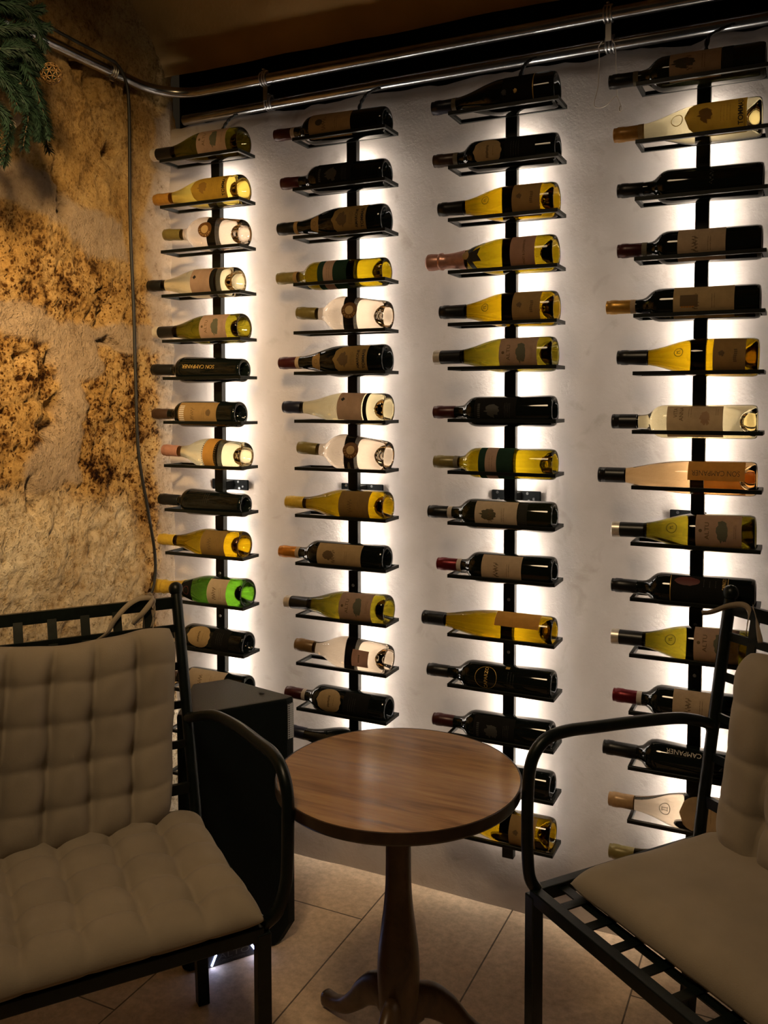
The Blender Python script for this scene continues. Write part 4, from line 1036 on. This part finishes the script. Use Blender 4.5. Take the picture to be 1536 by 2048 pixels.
def seat_cushion(C, x0, x1, y0, y1, seedv, label, nxt, nyt, th, deep=.42):
    o = pillow('seat_cushion', x1-x0, y1-y0, th, nxt, nyt, deep, (.95, .6), M_LINEN, seedv, edge=.06)
    place(o, C @ Matrix.Translation(((x0+x1)/2, (y0+y1)/2, SZ+.014)))
    tag(o, label, 'cushion', 'beige linen chair cushions')
    return o
LEAN = .155
bl, MbL = back_cushion(CL, .034, .478, .405, .818, 3.3, 'tufted beige back cushion tied to the left armchair', 5, 5, .085, -.045, .022)
seat_cushion(CL, -.005, .495, -.01, .440, 5.1, 'tufted beige seat cushion lying on the left armchair', 5, 5, .080, .36)
LEAN = .08
brc, MbR = back_cushion(CR, .03, .468, .405, .800, 8.3, 'beige back cushion tied to the right armchair', 4, 4, .10, 0., .02)
seat_cushion(CR, .02, .508, -.005, .372, 6.7, 'smooth beige seat cushion on the right armchair', 0, 0, .085)
def tie_in(C, M, pts, w, parent):
    Q = [M.inverted() @ (C @ Vector(p)) for p in pts]
    up = (M.inverted().to_3x3() @ Vector((0, 0, 1)))
    ribbon(Q, w, parent, up)
LEAN = .155
yb = back_y(.845)
tie_in(CL, MbL, [(.062, yb+.030, .795), (.060, yb+.022, .815), (.056, yb+.018, .835), (.056, yb+.006, .862), (.060, yb-.008, .868), (.062, yb-.012, .85)], .010, bl)
tie_in(CL, MbL, [(.056, yb+.012, .862), (.085, yb+.020, .868), (.115, yb+.022, .855), (.145, yb+.024, .825), (.160, yb+.025, .80), (.185, yb+.030, .785)], .011, bl)
tie_in(CL, MbL, [(.056, yb+.016, .862), (.070, yb+.026, .850), (.090, yb+.026, .828), (.106, yb+.026, .812)], .012, bl)
tie_in(CL, MbL, [(.052, yb+.010, .860), (.060, yb+.022, .846), (.058, yb+.022, .82), (.064, yb+.024, .800)], .009, bl)
LEAN = .08
yb = back_y(.845)
tie_in(CR, MbR, [(0.475, yb+.030, .81), (0.480, yb+.020, .83), (0.485, yb+.012, .855), (0.500, yb+.015, .862), (0.522, yb+.03, .856), (0.545, yb+.05, .842), (0.560, yb+.062, .838)], .011, brc)
tie_in(CR, MbR, [(0.477, yb+.010, .862), (0.460, yb+.022, .850), (0.450, yb+.024, .82), (0.445, yb+.024, .80)], .010, brc)

# ------------------------------------------------------------------ loudspeaker
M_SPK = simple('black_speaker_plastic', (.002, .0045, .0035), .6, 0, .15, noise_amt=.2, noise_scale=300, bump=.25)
M_SPKTOP = simple('grey_speaker_top', (.060, .056, .048), .55, 0, .4, noise_amt=.2, noise_scale=300, bump=.2)  # cabinet top in a lighter tone than its sides
spk = tag(empty('loudspeaker', (-1.23, -.40, 0)), 'tall black loudspeaker standing behind the left armchair', 'loudspeaker')
O2 = Vector((-1.23, -.40, 0))
A_ = Vector((-1.095, -.336, 0)); F1 = Vector((-1.101, -.358, 0)); Cc = Vector((-1.248, -.557, 0))
nin = Vector((-.803, .596, 0)); fdir = (Cc-F1).normalized()
Cch = Cc+fdir*.012+nin*.018
BR = Vector((-1.317, -.292, 0)); BL = Vector((-1.372, -.366, 0))
foot = [F1, A_, BR, BL, Cch, Cc]
cen = sum(foot, Vector())/6
lv = [(0.0, .95), (.010, .975), (.045, 1.0), (.592, 1.0), (.600, .985)]
vs = []; fs = []
for z, s in lv:
    for p in foot:
        q = cen+(p-cen)*s - O2
        if z < .04 and p in (F1, A_): q += fdir*.030*(1-z/.045)
        vs.append((q.x, q.y, z))
nf = len(foot)
for j in range(len(lv)-1):
    for i in range(nf): fs.append((j*nf+i, j*nf+(i+1) % nf, (j+1)*nf+(i+1) % nf, (j+1)*nf+i))
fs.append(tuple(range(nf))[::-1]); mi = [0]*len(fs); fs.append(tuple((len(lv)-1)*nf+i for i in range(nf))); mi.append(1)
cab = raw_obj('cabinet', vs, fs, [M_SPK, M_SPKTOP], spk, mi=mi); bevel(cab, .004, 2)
def front_pt(along, z, off=.0): return F1+fdir*along - nin*off + Vector((0, 0, z)) - O2
# grille panel on the front and the perforated strip on its side
M_GRILLE, nt, out = new_mat('perforated_grille'); bb = pbsdf(nt, out, (.02, .021, .02), .4, .6, .5)
tc = nt.nodes.new('ShaderNodeTexCoord'); vo = nt.nodes.new('ShaderNodeTexVoronoi'); vo.inputs['Scale'].default_value = 190; vo.inputs['Randomness'].default_value = .0
rr = nt.nodes.new('ShaderNodeValToRGB'); rr.color_ramp.elements[0].position = .34; rr.color_ramp.elements[0].color = (.002, .002, .002, 1); rr.color_ramp.elements[1].position = .42; rr.color_ramp.elements[1].color = (.34, .33, .30, 1)
nt.links.new(tc.outputs['Object'], vo.inputs['Vector']); nt.links.new(vo.outputs['Distance'], rr.inputs['Fac']); nt.links.new(rr.outputs[0], bb.inputs['Base Color'])
def quad_panel(name, pts, mat, n, th=.003):
    n = Vector(n); vs = [Vector(p) for p in pts]+[Vector(p)+n*th for p in pts]
    return raw_obj(name, vs, [(0, 1, 2, 3), (7, 6, 5, 4), (0, 4, 5, 1), (1, 5, 6, 2), (2, 6, 7, 3), (3, 7, 4, 0)], mat, spk)
dr = (A_-F1); nside = Vector((dr.y, -dr.x, 0)).normalized()
if nside.x < 0: nside = -nside
def side_pt(k, z): return F1+dr*k+Vector((0, 0, z))-O2
quad_panel('side_grille', [side_pt(.08, .50), side_pt(.92, .50), side_pt(.92, .585), side_pt(.08, .585)], M_GRILLE, nside, .0015)
bm = bmesh.new(); bmesh.ops.create_cone(bm, cap_ends=True, segments=20, radius1=.0065, radius2=.0065, depth=.002, matrix=Matrix.Translation(Vector((-1.173, -.355, .6005))-O2))
tag(bm_obj('top_socket', bm, simple('deep_black', (.003, .003, .003), .6), spk), label='small round hole in the top')
# badge with lit marks
M_BLUE = emit('blue_white_led', (.45, .55, 1.0), 40.0)
def badge_piece(name, a0, z0, a1, z1, w, mat):
    p, q = front_pt(a0, z0, .0045), front_pt(a1, z1, .0045); d = (q-p).normalized(); s = d.cross(-nin).normalized()
    vs = [p-s*w/2, p+s*w/2, q+s*w/2, q-s*w/2]; vs += [v+(-nin)*.0015 for v in vs]
    return raw_obj(name, vs, [(0, 1, 2, 3), (7, 6, 5, 4), (0, 4, 5, 1), (1, 5, 6, 2), (2, 6, 7, 3), (3, 7, 4, 0)], mat, spk)
ZB = .046
bz0, bz1 = .040, .064
pl = quad_panel('badge', [front_pt(.206, .001, 0), front_pt(.074, .001, 0), front_pt(.074, .050, 0), front_pt(.206, .050, 0)], simple('badge_black', (.012, .012, .013), .35), -nin, .004)
tag(badge_piece('led_mark', .192, .004, .180, .031, .0034, M_BLUE), label='glowing blue white slanted light')
tag(badge_piece('led_mark', .095, .026, .083, .006, .0042, M_BLUE), label='glowing blue white slanted light')
def flat_text(s, h, along, z, mat, parent, squash=1.):
    v, f, w = text_mesh(s); return raw_obj('lettering', [front_pt(along-x*h*squash, z+y*h, .0048) for x, y in v], f, mat, parent)
flat_text('ALTO', .013, .138, .021, simple('dull_grey_print', (.10, .10, .09), .5), pl, 1.6)
flat_text('PROFESSIONAL', .0045, .138, .0095, simple('dull_grey_print', (.10, .10, .09), .5), pl, 1.3)

# ------------------------------------------------------------------ fir branches hung at the upper left
M_NEED = simple('dark_fir_needles', (.011, .026, .016), .6, 0, .2, noise_amt=.4, noise_scale=18)
M_TWIG = simple('brown_twig', (.06, .038, .018), .8)
fir = tag(empty('fir_branch', (-1.5, -.80, 2.05)), 'dark green fir branches hanging at the top left of the stone wall', 'fir branch')
OF = Vector((-1.5, -.80, 2.05))
TW = [[(-.867, 2.136), (-.746, 2.084), (-.701, 2.006), (-.630, 1.866)], [(-.773, 2.024), (-.724, 1.937), (-.698, 1.875)], [(-.846, 2.047), (-.720, 2.063), (-.640, 2.085)], [(-.835, 2.022), (-.735, 2.016), (-.665, 2.031)],
      [(-.849, 1.959), (-.777, 1.916), (-.798, 1.824)], [(-.874, 1.912), (-.809, 1.881), (-.818, 1.789)], [(-.832, 2.111), (-.731, 2.131), (-.675, 2.160)], [(-.844, 2.136), (-.744, 2.152), (-.690, 2.197)], [(-.870, 2.039), (-.772, 2.075), (-.690, 2.107)],
      [(-.821, 2.076), (-.761, 2.018), (-.723, 1.979)], [(-.799, 2.005), (-.749, 1.960), (-.710, 1.935)], [(-.859, 2.004), (-.800, 1.974), (-.763, 1.946)], [(-.87, 2.10), (-.80, 2.06), (-.74, 2.05)], [(-.88, 2.17), (-.80, 2.13), (-.75, 2.11)], [(-.85, 2.0), (-.79, 2.02), (-.70, 2.0)], [(-.80, 2.09), (-.75, 2.03), (-.69, 1.96)], [(-.90, 2.2), (-.82, 2.2), (-.74, 2.19)], [(-.90, 2.12), (-.83, 2.08), (-.78, 2.02)], [(-.90, 2.05), (-.84, 1.98), (-.80, 1.90)], [(-.92, 1.98), (-.86, 1.90), (-.84, 1.80)], [(-.88, 2.14), (-.80, 2.16), (-.72, 2.13)], [(-.86, 2.03), (-.80, 2.05), (-.72, 2.04)], [(-.84, 2.10), (-.77, 2.11), (-.70, 2.06)], [(-.82, 1.98), (-.77, 1.99), (-.71, 1.97)], [(-.76, 2.10), (-.72, 2.05), (-.67, 2.02)], [(-.78, 1.96), (-.74, 1.90), (-.73, 1.86)]]
rnd = random.Random(3); nb = []; fb = []; bm = bmesh.new()
for ti, tw in enumerate(TW):
    x = rnd.uniform(-.075, .05)
    P = smooth_path([Vector((x+rnd.uniform(-.01, .01), 0, 0))+Vector((0, a+.80, b-2.05)) for a, b in tw], 14)
    add_tube(bm, P, [.0028*(1-.6*i/len(P)) for i in range(len(P))], 6)
    n = len(P)
    for i in range(n-1):
        T = (P[i+1]-P[i]).normalized(); o = T.orthogonal().normalized(); q = T.cross(o)
        for k in range(26):
            a = rnd.uniform(0, 2*PI); f = rnd.random()
            base = P[i].lerp(P[i+1], f)
            d = (T*rnd.uniform(.45, .95)+(o*math.cos(a)+q*math.sin(a))).normalized()
            Ln = rnd.uniform(.019, .029)*(1-.35*i/n); w = .0011
            s = d.cross(T).normalized()*w; u = d.cross(s).normalized()*w
            tip = base+d*Ln+Vector((0, 0, -.002)); mid = base+d*Ln*.5
            b0 = len(nb)
            nb += [base+s*.6, base-s*.6, mid+s, mid-s+u, tip]
            fb += [(b0, b0+1, b0+3, b0+2), (b0+2, b0+3, b0+4)]
add_tube(bm, smooth_path([Vector(p)-OF for p in ((-1.715, -1.02, 2.22), (-1.62, -.98, 2.21), (-1.53, -.92, 2.17), (-1.5, -.87, 2.12), (-1.5, -.83, 2.07))], 6), .006, 8)
bm_obj('twig', bm, M_TWIG, fir)
tag(raw_obj('needles', nb, fb, M_NEED, fir), kind='stuff')
# openwork ball and pale tag among the twigs
bm = bmesh.new(); bmesh.ops.create_icosphere(bm, subdivisions=2, radius=.022)
me_edges = [(e.verts[0].co.copy(), e.verts[1].co.copy()) for e in bm.edges]; bm.free(); bm = bmesh.new()
for a, c in me_edges: add_tube(bm, [a, c], .0013, 5)
ball = bm_obj('wicker_ball', bm, simple('golden_brown_wire', (.16, .09, .03), .4, .3)); ball.location = (-1.45, -.712, 1.998)
tag(ball, 'small brown openwork ball among the fir needles', 'ornament')
lf = raw_obj('paper_tag', [(0, -.018, -.018), (.002, -.006, -.020), (.003, .010, -.004), (.002, .016, .014), (0, .006, .016), (-.001, -.006, .004)]+[(-.002, -.018, -.018), (0, -.006, -.020), (.001, .010, -.004), (0, .016, .014), (-.002, .006, .016), (-.003, -.006, .004)],
             [(0, 1, 2, 3, 4, 5), (11, 10, 9, 8, 7, 6)]+[(i, 6+i, 6+(i+1) % 6, (i+1) % 6) for i in range(6)], paper('paper_white_30', PAP['white'], .3)); lf.location = (-1.53, -.735, 1.905)
tag(lf, 'small pale paper tag peeking between fir twigs', 'tag')

# ------------------------------------------------------------------ light
def area(name, loc, target, size, power, col, size_y=None, spread=180):
    l = bpy.data.lights.new(name, 'AREA'); l.energy = power; l.color = col; l.size = size
    l.shape = 'DISK'
    if size_y: l.shape = 'RECTANGLE'; l.size_y = size_y
    l.spread = R(spread)
    o = bpy.data.objects.new(name, l); COL.objects.link(o); o.location = loc
    o.rotation_euler = (Vector(target)-Vector(loc)).to_track_quat('-Z', 'Y').to_euler()
    return o
WARM = (1.0, .66, .30)
area('room_lamp', (-.35, -1.9, 2.15), (-1.75, -.54, 1.46), .25, 6.6, WARM, spread=46)
area('room_lamp', (-.70, -1.75, 2.72), (-.66, -.40, .0), .5, 4.4, (1.0, .72, .42), spread=84)
wd = bpy.data.worlds.new('room_air'); SC.world = wd; wd.use_nodes = True
bg = wd.node_tree.nodes['Background']; bg.inputs[0].default_value = (1.0, .72, .42, 1); bg.inputs[1].default_value = .012

# ------------------------------------------------------------------ camera
cam = bpy.data.cameras.new('camera'); co = bpy.data.objects.new('camera', cam); COL.objects.link(co); SC.camera = co
F_PX, CY, YAW, PITCH, ROLL = 1762.1275, 889.05, -.446114, .051056, .0021318
cam.sensor_fit = 'VERTICAL'; cam.sensor_height = 36; cam.lens = F_PX/2048*36
cam.shift_y = -(1024-CY)/2048; cam.clip_start = .05
fw = Vector((math.sin(YAW)*math.cos(PITCH), math.cos(YAW)*math.cos(PITCH), -math.sin(PITCH)))
rt = Vector((math.cos(YAW), -math.sin(YAW), 0)); dn = fw.cross(rt)
r2 = rt*math.cos(ROLL)+dn*math.sin(ROLL); d2 = -rt*math.sin(ROLL)+dn*math.cos(ROLL)
M = Matrix((r2, -d2, -fw)).transposed().to_4x4(); M.translation = (0, -2.12, 1.31)
co.matrix_world = M

# ------------------------------------------------------------------ colour management and sampling quality
SC.view_settings.view_transform = 'Standard'; SC.view_settings.look = 'None'; SC.view_settings.gamma = 1
SC.view_settings.use_curve_mapping = False; SC.view_settings.exposure = 0.0
cy = SC.cycles
cy.use_denoising = True
cy.max_bounces = 12; cy.transmission_bounces = 10; cy.diffuse_bounces = 4; cy.glossy_bounces = 4; cy.transparent_max_bounces = 8
cy.sample_clamp_indirect = 5; cy.blur_glossy = .5
